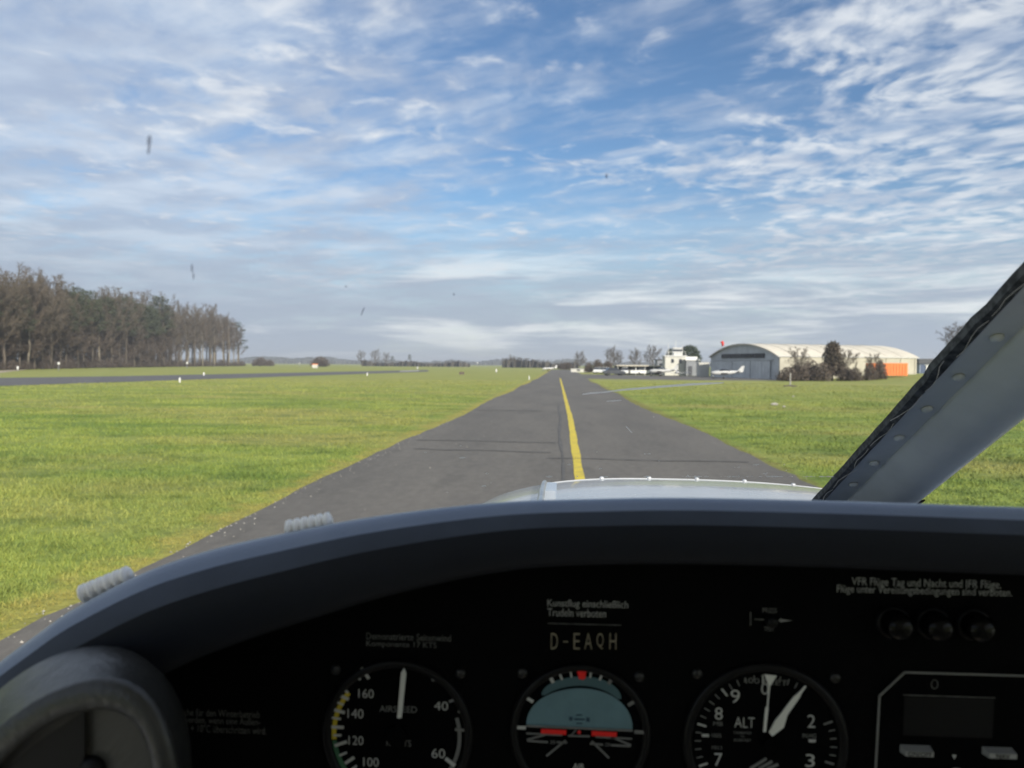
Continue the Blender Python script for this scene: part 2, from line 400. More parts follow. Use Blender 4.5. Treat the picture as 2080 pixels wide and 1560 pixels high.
def build_pebbles():
    mb = MB(); r = random.Random(9)
    for i in range(230):
        if i < 170:
            y = 4.5 + 26 * r.random() ** 1.8; x = LEFT_E(y) + abs(r.gauss(0, .16)) - .05 + (r.random() < .12) * r.uniform(0, 2.5); s = r.uniform(.005, .015) * (1 + y * .02)
        else:
            y = 8 + 16 * r.random(); x = RIGHT_E(y) - abs(r.gauss(0, .5)); s = r.uniform(.005, .013)
        q = [r.uniform(.6, 1.3) for _ in range(4)]
        mb.add([(x - s * q[0], y, .012), (x, y - s * q[1], .012), (x + s * q[2], y, .012), (x, y + s * q[3], .012), (x + s * .1, y, .012 + s * r.uniform(.5, 1))],
               [(0, 1, 4), (1, 2, 4), (2, 3, 4), (3, 0, 4)])
    o = link('pebbles', mb.mesh('pebbles', M_PEB)); o['kind'] = 'stuff'; o['label'] = 'pale grit and pebbles along the taxiway edge'; o['category'] = 'gravel'
build_pebbles()

# ------------------------------------------------------------------ the aircraft we sit in
CX = 0.33                                     # aircraft centre line
M_SHIELD = mat('glareshield_skylit', (.140, .176, .250), .42, col2=(.165, .20, .27), vscale=14, bump=.12, bscale=700, spec=.4)  # blue lift in the colour stands for sky light on the top
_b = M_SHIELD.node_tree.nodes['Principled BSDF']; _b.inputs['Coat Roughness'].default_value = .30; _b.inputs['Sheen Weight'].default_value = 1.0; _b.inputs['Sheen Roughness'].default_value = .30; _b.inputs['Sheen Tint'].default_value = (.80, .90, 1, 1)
M_PANEL = mat('panel_black', (.0022, .0022, .0025), .8, bump=.1, bscale=500, spec=.05)
M_PAINTW = mat('cowling_paint', (.42, .435, .45), .22, var=.16, vscale=4, coat=.5)
M_WINGW = mat('wing_white', (.78, .77, .74), .4, var=.06)
M_POST = mat('post_grey_paint', (.82, .80, .72), .36, var=.14, vscale=9, bump=.06, bscale=90, spec=.6)
M_RUBBER = mat('black_rubber', (.012, .012, .013), .6, var=.4, vscale=60)
M_METAL = mat('bare_metal', (.60, .60, .58), .35, metal=.9, var=.2, vscale=30)
M_LINER = mat('headliner', (.84, .83, .79), .9)
M_TRIM = mat('beige_trim', (.74, .68, .58), .9)
M_CARPET = mat('carpet', (.46, .42, .35), 1.0)
M_PRINT = mat('panel_print', (.36, .36, .34), .7, var=.35, vscale=300)
M_PRINTD = mat('panel_print_faint', (.12, .12, .11), .7, var=.5, vscale=300)
M_GOLD = mat('registration_print', (.25, .215, .15), .7, var=.25, vscale=200)
M_GASKET = mat('sealant_cracked', (.02, .02, .021), .7, col2=(.10, .10, .10), vscale=160)
M_RUST = mat('rust_chip', (.045, .014, .008), .9)
M_DIRT = mat('bug_dirt', (.05, .045, .05), .9)
def thin_mat(name, dif, trn, clear):
    m = bpy.data.materials.new(name); m.use_nodes = True; t = m.node_tree; t.nodes.clear(); N = NT(t)
    d = N.n('ShaderNodeBsdfDiffuse'); d.inputs[0].default_value = (*dif, 1); r = N.n('ShaderNodeBsdfTranslucent'); r.inputs[0].default_value = (*trn, 1)
    a = N.n('ShaderNodeMixShader'); a.inputs[0].default_value = .8; N.L(d.outputs[0], a.inputs[1]); N.L(r.outputs[0], a.inputs[2])
    b = N.n('ShaderNodeMixShader'); b.inputs[0].default_value = clear; N.L(a.outputs[0], b.inputs[1]); N.L(N.n('ShaderNodeBsdfTransparent').outputs[0], b.inputs[2])
    N.L(b.outputs[0], N.n('ShaderNodeOutputMaterial').inputs[0]); return m
M_SPECK = thin_mat('pale_speck', (.9, .88, .84), (.95, .88, .78), .1)
M_DIRT = thin_mat('bug_smear', (.08, .07, .09), (.10, .09, .12), .66)

def glass_mat():
    m = bpy.data.materials.new('acrylic'); m.use_nodes = True; t = m.node_tree; t.nodes.clear(); N = NT(t)
    tr = N.n('ShaderNodeBsdfTransparent'); tr.inputs[0].default_value = (.955, .965, .96, 1)
    gl = N.n('ShaderNodeBsdfGlossy'); gl.inputs['Roughness'].default_value = .03
    mx = N.n('ShaderNodeMixShader'); mx.inputs[0].default_value = .03; N.L(tr.outputs[0], mx.inputs[1]); N.L(gl.outputs[0], mx.inputs[2])
    N.L(mx.outputs[0], N.n('ShaderNodeOutputMaterial').inputs[0]); return m
M_GLASS = glass_mat()

plane = thing('light_aircraft', 'white light aircraft seen from its own cockpit, black panel and curved glareshield', 'aircraft', (CX, 0, 0))

def base_y(x): return .95 - .93 * (x - CX) ** 2
def top_y(x): return .10 - .10 * (x - CX) ** 2
BZ = 2.0 - .188
def top_z(x): return 2.290 - .16 * (x - CX) ** 2
def screen_hit(u, v, off=0.0):
    """point where a line of sight meets the windscreen"""
    d = ray(u, v); lo, hi = .02, 1.6
    def g(t):
        p = EYE + d * t; yb, yt = base_y(p.x), top_y(p.x)
        return p.z - (BZ + (yb - p.y) / (yb - yt) * (top_z(p.x) - BZ))
    for _ in range(50):
        m = (lo + hi) / 2
        if g(lo) * g(m) <= 0: hi = m
        else: lo = m
    return EYE + d * (lo - off)

def build_windscreen():
    for x0, x1, lb in ((-.42, CX - .015, 'left windscreen pane'), (CX + .03, 1.08, 'right windscreen pane')):
        rings = []
        for i in range(17):
            x = x0 + (x1 - x0) * i / 16
            rings.append([Vector((x, base_y(x) + (top_y(x) - base_y(x)) * k / 6, BZ + (top_z(x) - BZ) * k / 6)) for k in range(7)])
        mb = MB(); mb.loft(rings, False, False)
        pane = part('windscreen', mb, M_GLASS, plane, True, lb)
        if x0 < 0:
            r = random.Random(3)
            def blob(name, u, v, rx, rz, m, n=9, tilt=0.0):
                c = screen_hit(u, v, .004); k = (c - EYE).length / F
                ring = []
                for q in range(n):
                    a = 2 * math.pi * q / n; s = r.uniform(.75, 1.2)
                    ex, ez = math.cos(a) * rx * s * k, math.sin(a) * rz * s * k
                    ring.append(c + RT * (ex * math.cos(tilt) - ez * math.sin(tilt)) + UP * (ex * math.sin(tilt) + ez * math.cos(tilt)))
                b = MB(); b.add(ring + [c + FW * -.0012, c + FW * .0012], [(q, (q + 1) % n, n) for q in range(n)] + [((q + 1) % n, q, n + 1) for q in range(n)])
                return part(name, b, m, pane)
            blob('bug_spot', 303, 288, 4.5, 13, M_DIRT, tilt=-.1); blob('bug_spot', 302, 306, 2.2, 7, M_DIRT, tilt=-.2)
            blob('bug_spot', 1232, 358, 2, 5.5, M_DIRT); blob('bug_spot', 390, 545, 1.6, 8, M_DIRT); blob('bug_spot', 393, 560, 1.2, 9, M_DIRT)
            blob('bug_spot', 737, 632, 1.2, 9, M_DIRT, tilt=-.4); blob('bug_spot', 703, 582, 3, 1, M_DIRT); blob('bug_spot', 922, 598, 1.4, 3, M_DIRT)
            pts = [(1183, 801), (1200, 798.5), (1225, 797), (1262, 792), (1300, 789), (1340, 785.5), (1400, 781), (1440, 779), (1470, 777.5)]
            def scratch(pts, ws):                              # a flat score in the surface of the pane
                b = MB(); pl = [screen_hit(u, v, .003) for u, v in pts]; n = len(pl)
                dn = Vector((0, top_y(0) - base_y(0), top_z(0) - BZ)).normalized()
                b.add([p + dn * w for p, w in zip(pl, ws)] + [p - dn * w for p, w in zip(pl, ws)], [(i, i + 1, n + i + 1, n + i) for i in range(n - 1)]); part('scratch', b, M_SPECK, pane)
            scratch(pts, [.0004, .0010, .0008, .0013, .0015, .0016, .0017, .0014, .0006])
            scratch([(1232, 815), (1248, 814), (1262, 813)], [.0004, .0007, .0004]); scratch([(1272, 866), (1284, 879)], [.0008, .0006])
            # grit on the outside of the pane, low down
            b = MB()
            for i in range(80):
                u = r.uniform(1380, 1700) if i < 60 else r.uniform(850, 1400); v = 1005 - abs(r.gauss(0, 28)) if i < 60 else 1010 - abs(r.gauss(0, 70))
                v = min(v, 968.0 if u > 1050 else 1000.0); c = screen_hit(u, v, -.002); s = r.uniform(.0003, .0010); w_ = s * r.choice([1, 1, 2.5, 4])
                b.add([c + RT * w_, c + UP * s * .7, c - RT * w_, c - UP * s * .7], [(0, 1, 2, 3)])
            o = part('dirt_specks', b, M_SPECK, pane); o['kind'] = 'stuff'
build_windscreen()

def build_post():
    D = Vector((0, top_y(CX) - base_y(CX), top_z(CX) - BZ)); Ln = D.length; D.normalize()
    Nn = Vector((0, D.z, -D.y)) * -1; Nn = Vector((0, -abs(D.z), -abs(D.y)))       # into the cabin
    B = Vector((0, base_y(CX), BZ))
    def at(x, n, t): return B + Vector((x, 0, 0)) + Nn * n + D * t
    def sweep(prof, t0=-.02, t1=Ln + .02, k=12): 
        mb = MB(); mb.loft([[at(x, n, t0 + (t1 - t0) * i / k) for x, n in prof] for i in range(k + 1)], True, True); return mb
    tube_prof = [(.3205, .006), (.3215, .0105), (.327, .0155), (.335, .0225), (.344, .0275), (.354, .030), (.364, .0295), (.372, .0262), (.3775, .0205), (.380, .0135), (.380, .004), (.372, .001), (.33, .001)]
    post = part('windscreen_post', sweep(tube_prof), M_POST, plane, True, 'pale grey tubular windscreen centre post')
    part('flange', sweep([(.2965, .002), (.2965, .0052), (.3225, .0072), (.3225, .002)]), M_POST, post)
    part('flange', sweep([(.379, .002), (.379, .0075), (.3865, .0065), (.3865, .002)]), M_POST, post)
    # black sealant along the glass edge, uneven
    mb = MB(); rings = []; r = random.Random(4); k = 60
    for i in range(k + 1):
        t = -.02 + (Ln + .04) * i / k; e = .2905 + r.uniform(-.0006, .0005) - (.0020 if 24 <= i <= 28 else 0)
        rings.append([at(e, -.001, t), at(e + .001, .005, t), at(.2955, .0075 + r.uniform(-.0006, .0012), t), at(.298, .0056, t), at(.298, -.001, t)])
    mb.loft(rings, True, True); part('sealant', mb, M_GASKET, post)
    for j in range(9):                                                     # frayed white threads of the old seal
        mb = MB(); t0 = .03 + j * .055; pts = []
        for q in range(6): pts.append(at(.2925 + .0022 * math.sin(q * 1.1 + j) + .0012 * (q - 2) * (j % 3 - 1), .0085 + .0005 * (q % 2), t0 + q * .010))
        mb.tube(pts, .00022, 4); part('thread', mb, M_SPECK, post)
    for u, v in ((2022, 685), (1943, 765), (1873, 830), (1815, 888), (1768, 940), (1728, 983), (2095, 612)):
        d = ray(u, v); t = (B + Nn * .0068 - EYE).dot(Nn) / d.dot(Nn); c = EYE + d * t; c.x = .3105
        mb = MB(); ring = []
        a1, a2 = Vector((1, 0, 0)), D
        for rr, h in ((.0048, 0), (.0046, .0014), (.0033, .0029), (.0012, .0035)):
            ring.append([c + Nn * h + (a1 * math.cos(q * math.pi / 6) + a2 * math.sin(q * math.pi / 6)) * rr for q in range(12)])
        mb.loft(ring, True, True); part('rivet', mb, M_POST, post, True)
    mb = MB(); r = random.Random(8)
    d = ray(1862, 1004); c = B + Vector((.3765, 0, 0)) + Nn * .0225; t = 0
    # place the chip along the post where the photograph shows it
    best = min(range(200), key=lambda q: (Vector(proj(at(.376, .0235, q * .003))) - Vector((1862, 1004))).length); c = at(.3755, .0242, best * .003)
    ring = [c + D * (.011 * math.cos(q * .7) * r.uniform(.6, 1.2)) + Vector((1, 0, 0)) * (.0035 * math.sin(q * .7) * r.uniform(.6, 1.2)) + Nn * .0008 for q in range(9)]
    mb.add(ring + [c + Nn * .0016], [(q, (q + 1) % 9, 9) for q in range(9)]); part('rust_chip', mb, M_RUST, post, False, 'dark rust chip')
build_post()

PY = .44                                       # instrument panel plane
def interp(pl, t): 
    for i in range(len(pl) - 1):
        if pl[i][0] <= t <= pl[i + 1][0]:
            f = (t - pl[i][0]) / (pl[i + 1][0] - pl[i][0]); return pl[i][1] + f * (pl[i + 1][1] - pl[i][1])
    return pl[0][1] if t < pl[0][0] else pl[-1][1]
CREST = [(-420, 1760), (-200, 1530), (-100, 1432), (0, 1346), (80, 1286), (160, 1231), (300, 1160), (430, 1117), (580, 1083), (760, 1050), (1000, 1022), (1200, 1014), (1400, 1011.5), (1700, 1018), (2080, 1031), (2500, 1046), (3000, 1085), (3400, 1180), (3800, 1390)]
M_HALFSHADE = mat('roll_half_shade', (.052, .064, .092), .5, var=.2, vscale=20, bump=.08, bscale=700, spec=.25)  # in-between tone that softens the painted fall-off into shade
M_ROLLSHADE = mat('roll_shade_black', (.013, .015, .021), .6, bump=.06, bscale=700, spec=.15)  # shade of the lower roll put into a near-black colour
def build_shield():
    HY = .40
    # crest line in the plane y = HY
    raw = [aty(u, v, HY) for u, v in CREST]
    fine = []
    for i in range(len(raw) - 1):                       # Catmull-Rom
        p0, p1, p2, p3 = raw[max(i - 1, 0)], raw[i], raw[i + 1], raw[min(i + 2, len(raw) - 1)]
        for q in range(6):
            t = q / 6; fine.append(.5 * ((2 * p1) + (p2 - p0) * t + (2 * p0 - 5 * p1 + 4 * p2 - p3) * t * t + (3 * p1 - p0 - 3 * p2 + p3) * t ** 3))
    fine.append(raw[-1]); rings = []; panel_top = []
    for i, c in enumerate(fine):
        tg = (fine[min(i + 1, len(fine) - 1)] - fine[max(i - 1, 0)]).normalized(); nn = Vector((-tg.z, 0, tg.x))   # outward in x,z
        r = .0175 + .011 * sstep(.02, -.25, c.x)          # roll radius grows to the left
        ring = []
        bx = c.x; yb = max(base_y(min(max(c.x, -.42), 1.08)) + .02, HY + .05)
        ring.append(Vector((c.x, yb, min(c.z - .035, BZ - .008))) - nn * 0)
        for f in (.75, .5, .25): ring.append(c.lerp(Vector((c.x, yb, min(c.z - .035, BZ - .008))), f) + nn * (.006 * math.sin(f * math.pi)))
        o = c - nn * r                                    # roll centre (in plane y = HY)
        for q in range(0, 13):
            a = math.radians(100 - 160 * (q / 12) ** 1.0); ring.append(o + nn * (r * math.sin(a)) + Vector((0, -1, 0)) * (r * .75 * math.cos(a)))
        ring.append(o - nn * (r * .90) + Vector((0, 0, 0)))
        ring.append(o - nn * (r * .60) + Vector((0, PY - HY + .004, 0)))
        rings.append(ring); panel_top.append(o - nn * (r * .3))
    mb = MB(); mb.loft([r[:9] for r in rings], False, False)  # one padded roll, cut into bands that paint its lit-to-dark gradient
    g = part('glareshield', mb, M_SHIELD, plane, True, 'padded glareshield, sky light put into the blue of its top')
    mb = MB(); mb.loft([r[8:11] for r in rings], False, False); part('half_shade_band', mb, M_HALFSHADE, g, True)
    mb = MB(); mb.loft([r[10:] for r in rings], False, False); part('shaded_roll', mb, M_ROLLSHADE, g, True, 'lower roll of the edge, its shade put into matt black')
    # instrument panel: plate that follows the hood, extends below the frame
    mb = MB(); n = len(panel_top); zb = 1.30
    fr = [Vector((p.x, PY, p.z)) for p in panel_top]; fb = [Vector((p.x, PY, zb)) for p in panel_top]
    bk = [Vector((p.x, PY + .02, p.z)) for p in panel_top]; bb = [Vector((p.x, PY + .02, zb)) for p in panel_top]
    mb.loft([fb, fr, bk, bb], False, False)
    return g, part('instrument_panel', mb, M_PANEL, plane, False, 'matt black instrument panel')
SHIELD, PANEL = build_shield()

# cabin shell behind and above the camera: roof, sides with windows, floor, rear bulkhead, firewall
def build_cabin():
    W0, W1 = -.42, 1.08
    mb = MB(); rings = []
    for i in range(13):
        x = W0 + (W1 - W0) * i / 12
        rings.append([Vector((x, top_y(x) + .03 - 1.85 * k / 6, top_z(x) + .012 - .02 * (k / 6) ** 2)) for k in range(7)])
    mb.loft(rings, False, False); n0 = len(mb.v)
    mb.loft([[p + Vector((0, 0, .03)) for p in r] for r in rings], False, False)
    part('roof', mb, M_LINER, plane, True)
    for x, s in ((W0, -1), (W1, 1)):
        zt = top_z(x)
        mb = MB(); mb.box((x + s * .012, -.68, 1.27), (.024, 2.17, .58)); part('side_wall', mb, M_TRIM, plane)
        for y, w in ((-.72, .09), (-1.66, .20)):
            mb = MB(); mb.box((x + s * .012, y, (1.56 + zt) / 2), (.022, w, zt - 1.56)); part('pillar', mb, M_LINER, plane)
        mb = MB(); b0, b1 = Vector((x, base_y(x) + .01, BZ - .01)), Vector((x, top_y(x) + .01, zt)); mb.tube([b0, b1], .022, 8); part('pillar', mb, M_LINER, plane, True)
        mb = MB(); mb.add([(x, base_y(x) - .02, 1.56), (x, -1.47, 1.56), (x, -1.47, zt), (x, top_y(x), zt)], [(0, 1, 2, 3)]); part('side_window', mb, M_GLASS, plane)
    mb = MB(); mb.box((CX, -1.76, 1.64), (W1 - W0, .03, 1.36)); part('rear_bulkhead', mb, M_TRIM, plane)
    mb = MB(); mb.box((CX, -.40, .965), (W1 - W0 + .05, 2.75, .03)); part('floor_pan', mb, M_CARPET, plane)
    mb = MB(); mb.box((CX, .985, 1.39), (1.1, .02, .80)); part('firewall', mb, M_METAL, plane)
    for s in (-1, 1):                                     # low wing stubs out to the tips
        x0 = CX + s * .78; x1 = CX + s * 4.7
        prof = [(0, .0), (.03, .05), (.15, .10), (.4, .13), (.8, .10), (1.2, .05), (1.58, .005), (1.2, -.03), (.6, -.06), (.15, -.06), (.03, -.04)]
        mb = MB(); mb.loft([[Vector((x, .25 - a, z0 + b)) for a, b in prof] for x, z0 in ((x0, .93), (x1, 1.12))], True, True); part('wing', mb, M_WINGW, plane, True)
build_cabin()

COWL_C = .20
def cowl_z(x, y):
    zt = interp([(.9, -.200), (1.1, -.1935), (1.3, -.203), (1.45, -.2165), (1.6, -.2345), (1.7, -.250), (1.78, -.270), (1.86, -.31), (1.92, -.40)], y)
    hw = .405 if x < COWL_C else .62
    s = min(abs(x - COWL_C) / hw, .999)
    return 2 + zt - .15 * (1 - (1 - s ** 2.5) ** .4)
def build_cowl():
    ys = list(np.linspace(1.0, 1.6, 13)) + [1.65, 1.7, 1.74, 1.78, 1.82, 1.86, 1.89, 1.92]
    xs = [COWL_C - .404 * math.sin(t) for t in np.linspace(math.pi / 2, 0, 18)] + [COWL_C + .618 * math.sin(t) for t in np.linspace(0, math.pi / 2, 19)[1:]]
    mb = MB(); mb.loft([[Vector((xs[0], y, 1.25))] + [Vector((x, y, cowl_z(x, y))) for x in xs] + [Vector((xs[-1], y, 1.25))] for y in ys], False, False)
    c = part('cowling', mb, M_PAINTW, plane, True, 'glossy pale grey engine cowling')
    def strip(y0, y1, h, xa, xb, name):
        mb = MB(); rings = []
        for x in np.linspace(xa, xb, 40):
            z0, z1 = cowl_z(x, y0), cowl_z(x, y1); rings.append([Vector((x, y0, z0 - .004)), Vector((x, y0 + .001, z0 + h)), Vector((x, y1 - .001, z1 + h)), Vector((x, y1, z1 - .004))])
        mb.loft(rings, True, True); part(name, mb, M_PAINTW, c, True)
    strip(1.596, 1.612, .0016, -.03, .70, 'lap_strip')
    for u in (1222, 1318, 1415, 1512, 1611):
        d = ray(u, 985); x = d.x / d.y * 1.60; z = cowl_z(x, 1.60); mb = MB(); mb.sphere((x, 1.60, z + .0015), .0055, 10, 6, (1, 1, .75)); part('rivet', mb, M_PAINTW, c, True)
    mb = MB(); mb.tube([(-.022, y, cowl_z(-.022, y) + .003) for y in np.linspace(1.0, 1.615, 20)], .0055, 8); part('hinge', mb, M_METAL, c, True)
    for i in range(46):                                   # knuckles of the piano hinge
        y = 1.12 + i * .0108; mb = MB(); mb.box((-.007, y, cowl_z(-.007, y) + .0002), (.020, .0045, .0022)); part('hinge_knuckle', mb, M_PAINTW, c)
build_cowl()

# ribbed clips on the glareshield
M_CLIP = mat('pale_foam', (.93, .90, .84), .3, spec=.7)
def build_clip(ends, label):
    a, b = aty(*ends[0], .41), aty(*ends[1], .41)
    t = thing('ribbed_clip', label, 'clip', (a + b) / 2, 0, 'ribbed clips on the glareshield edge')
    n = 6; mb = MB(); mb.tube([a, b], .0030, 8); part('core', mb, M_CLIP, t, True)
    for i in range(n):
        c = a.lerp(b, (i + .5) / n); mb = MB(); d = (b - a).normalized()
        mb.tube([c - d * .0019, c - d * .0009, c + d * .0009, c + d * .0019], [.0030, .0054, .0054, .0030], 10); part('rib', mb, M_CLIP, t, True)
build_clip(((582, 1077), (674, 1059)), 'pale ribbed clip on the glareshield edge, nearer the cowling')
build_clip(((164, 1208), (266, 1166)), 'pale ribbed clip on the glareshield edge, at the far left')

# ------------------------------------------------------------------ print on the panel and instruments
_txt = {}
def text_raw(s, bold):
    if (s, bold) in _txt: return _txt[(s, bold)]
    cu = bpy.data.curves.new('t', 'FONT'); cu.body = s; cu.offset = bold; cu.resolution_u = 3
    ob = bpy.data.objects.new('t', cu); COL.objects.link(ob); dg = bpy.context.evaluated_depsgraph_get(); dg.update()
    me = bpy.data.meshes.new_from_object(ob.evaluated_get(dg)); v = [tuple(x.co) for x in me.vertices]; f = [tuple(p.vertices) for p in me.polygons]
    bpy.data.objects.remove(ob); bpy.data.curves.remove(cu); bpy.data.meshes.remove(me); _txt[(s, bold)] = (v, f); return v, f
def ptext(name, s, u0, v0, u1, v1, y, m, parent, bold=.012, label=None, rot=0.0, squeeze=None):
    """text whose ink fills the picture box u0..u1, v0..v1 on the plane y"""
    v, f = text_raw(s, bold); xs = [a[0] for a in v]; zs = [a[1] for a in v]
    a, b = aty(u0, (v0 + v1) / 2, y), aty(u1, (v0 + v1) / 2, y); c = (a + b) / 2; W = abs(b.x - a.x)
    t, q = aty((u0 + u1) / 2, v0, y), aty((u0 + u1) / 2, v1, y); Hh = abs(t.z - q.z)
    sx, sz = W / (max(xs) - min(xs)), Hh / (max(zs) - min(zs)); mx, mz = (max(xs) + min(xs)) / 2, (max(zs) + min(zs)) / 2
    mb = MB(); cr, sr = math.cos(rot), math.sin(rot)
    mb.add([(c.x + (p[0] - mx) * sx * cr - (p[1] - mz) * sz * sr, y, c.z + (p[0] - mx) * sx * sr + (p[1] - mz) * sz * cr) for p in v], f)
    return part(name, mb, m, parent, False, label)
TY = PY - .0012
ptext('placard_text', 'Kunstflug einschließlich', 1112, 1219, 1276, 1238, TY, M_PRINT, PANEL, .004)
ptext('placard_text', 'Trudeln verboten', 1112, 1237, 1231, 1253, TY, M_PRINT, PANEL, .004)
mb = MB(); mb.box((aty(1112, 1268, TY) + aty(1262, 1268, TY)) / 2, (.042, .0006, .0004)); part('placard_line', mb, M_PRINTD, PANEL)
for ch, a, b in (('D', 1119, 1133), ('-', 1144, 1154), ('E', 1165, 1178), ('A', 1187, 1203), ('Q', 1212, 1226), ('H', 1238, 1252)):
    ptext('registration_letter', ch, a, 1286 if ch != '-' else 1302, b, 1319 if ch != '-' else 1305, TY, M_GOLD, PANEL, -.006)
ptext('placard_text', 'Demonstrierte Seitenwind', 744, 1287, 916, 1301, TY, M_PRINTD, PANEL, .004)
ptext('placard_text', 'Komponente 17 KTS', 744, 1303, 887, 1318, TY, M_PRINTD, PANEL, .004)
ptext('placard_text', 'Bleche für den Winterbetrieb', 356, 1441, 528, 1456, TY, M_PRINTD, PANEL, .004)
ptext('placard_text', 'werden, wenn eine Außen-', 372, 1457, 529, 1473, TY, M_PRINTD, PANEL, .004)
ptext('placard_text', 'von + 10°C überschritten wird.', 362, 1473, 541, 1489, TY, M_PRINTD, PANEL, .004)
ptext('placard_text', 'VFR Flüge Tag und Nacht und IFR Flüge.', 1730, 1176, 2034, 1197, TY, M_PRINT, PANEL, .004)
ptext('placard_text', 'Flüge unter Vereisungsbedingungen sind verboten.', 1700, 1192, 2056, 1212, TY, M_PRINT, PANEL, .004)

M_BEZEL = mat('bezel_black', (.004, .004, .0045), .45, spec=.2)
M_DIAL = mat('dial_black', (.002, .002, .0023), .8, spec=.04)
M_DPRINT = mat('dial_print', (.45, .45, .42), .7)
M_DFAINT = mat('dial_print_faint', (.16, .16, .15), .7)
M_NEEDLE = mat('needle_white', (.66, .66, .60), .6)
M_DYEL = mat('dial_yellow', (.55, .42, .02), .6)
M_DGRN = mat('dial_green', (.035, .13, .06), .6)
M_RED = mat('dial_red', (.80, .010, .007), .5)
M_TEAL = mat('horizon_teal', (.125, .225, .26), .6, var=.15, vscale=60)
M_TEALD = mat('horizon_teal_ring', (.055, .115, .13), .6)
M_NAVY = mat('dial_navy', (.012, .045, .075), .6)
PX = aty(1041, 1450, PY).x - aty(1040, 1450, PY).x      # metres per picture pixel on the panel
M_SCREW = mat('dark_screw', (.03, .03, .03), .35, metal=.6)
def inst(name, label, u, v, rad):
    c = aty(u, v, PY); t = thing(name, label, 'instrument', (c.x, PY, c.z))
    R = rad * PX
    mb = MB(); mb.lathe((c.x, PY, c.z), [(R * 1.16, .002), (R * 1.16, -.0015), (R * 1.13, -.003), (R * 1.06, -.003), (R * 1.03, -.002), (R * 1.02, .001)], 64); part('bezel', mb, M_BEZEL, t, True)
    mb = MB(); mb.lathe((c.x, PY - .0012, c.z), [(R * 1.03, 0), (.0005, 0)], 64); part('dial', mb, M_DIAL, t)
    for a in (45, 135, 225, 315):
        q = Vector((c.x + math.cos(math.radians(a)) * R * 1.36, PY, c.z + math.sin(math.radians(a)) * R * 1.36)); mb = MB(); mb.lathe(q, [(.0030, .001), (.0030, -.0008), (.0022, -.0016), (.0003, -.0018)], 14); part('screw', mb, M_SCREW, t, True)
    return t, c, R
def arc(c, R, a0, a1, w, y, n=40):           # clockwise degrees from the top
    mb = MB(); vi = []; vo = []
    for i in range(n + 1):
        a = math.radians(a0 + (a1 - a0) * i / n); vo.append((c.x + math.sin(a) * (R + w / 2), y, c.z + math.cos(a) * (R + w / 2))); vi.append((c.x + math.sin(a) * (R - w / 2), y, c.z + math.cos(a) * (R - w / 2)))
    return mb.add(vo + vi, [(i, i + 1, n + 2 + i, n + 1 + i) for i in range(n)])
def tick(c, a, r0, r1, w, y, m, parent, name='tick_mark'):
    a = math.radians(a); e = Vector((math.sin(a), 0, math.cos(a))); s = Vector((math.cos(a), 0, -math.sin(a))); p = Vector((c.x, y, c.z))
    mb = MB(); mb.add([p + e * r0 - s * w / 2, p + e * r0 + s * w / 2, p + e * r1 + s * w / 2, p + e * r1 - s * w / 2], [(0, 1, 2, 3)]); return part(name, mb, m, parent)
def bar(u0, v0, u1, v1, wpx, y, m, parent, name, w1=None, cap=True):
    p, q = aty(u0, v0, y), aty(u1, v1, y); e = (q - p).normalized(); s = Vector((e.z, 0, -e.x)); h = wpx * PX / 2; h1 = (wpx if w1 is None else w1) * PX / 2
    mb = MB(); mb.add([p - s * h, p + s * h, q + s * h1, q - s * h1] + [x + Vector((0, .0006, 0)) for x in (p - s * h, p + s * h, q + s * h1, q - s * h1)], [(0, 1, 2, 3), (7, 6, 5, 4), (0, 4, 5, 1), (1, 5, 6, 2), (2, 6, 7, 3), (3, 7, 4, 0)]); return part(name, mb, m, parent)
def polyp(pts, y, m, parent, name, label=None):
    mb = MB(); mb.add([aty(u, v, y) for u, v in pts], [tuple(range(len(pts)))]); return part(name, mb, m, parent, False, label)
def ang(c, u, v):
    p = aty(u, v, PY); return math.degrees(math.atan2(p.x - c.x, p.z - c.z))

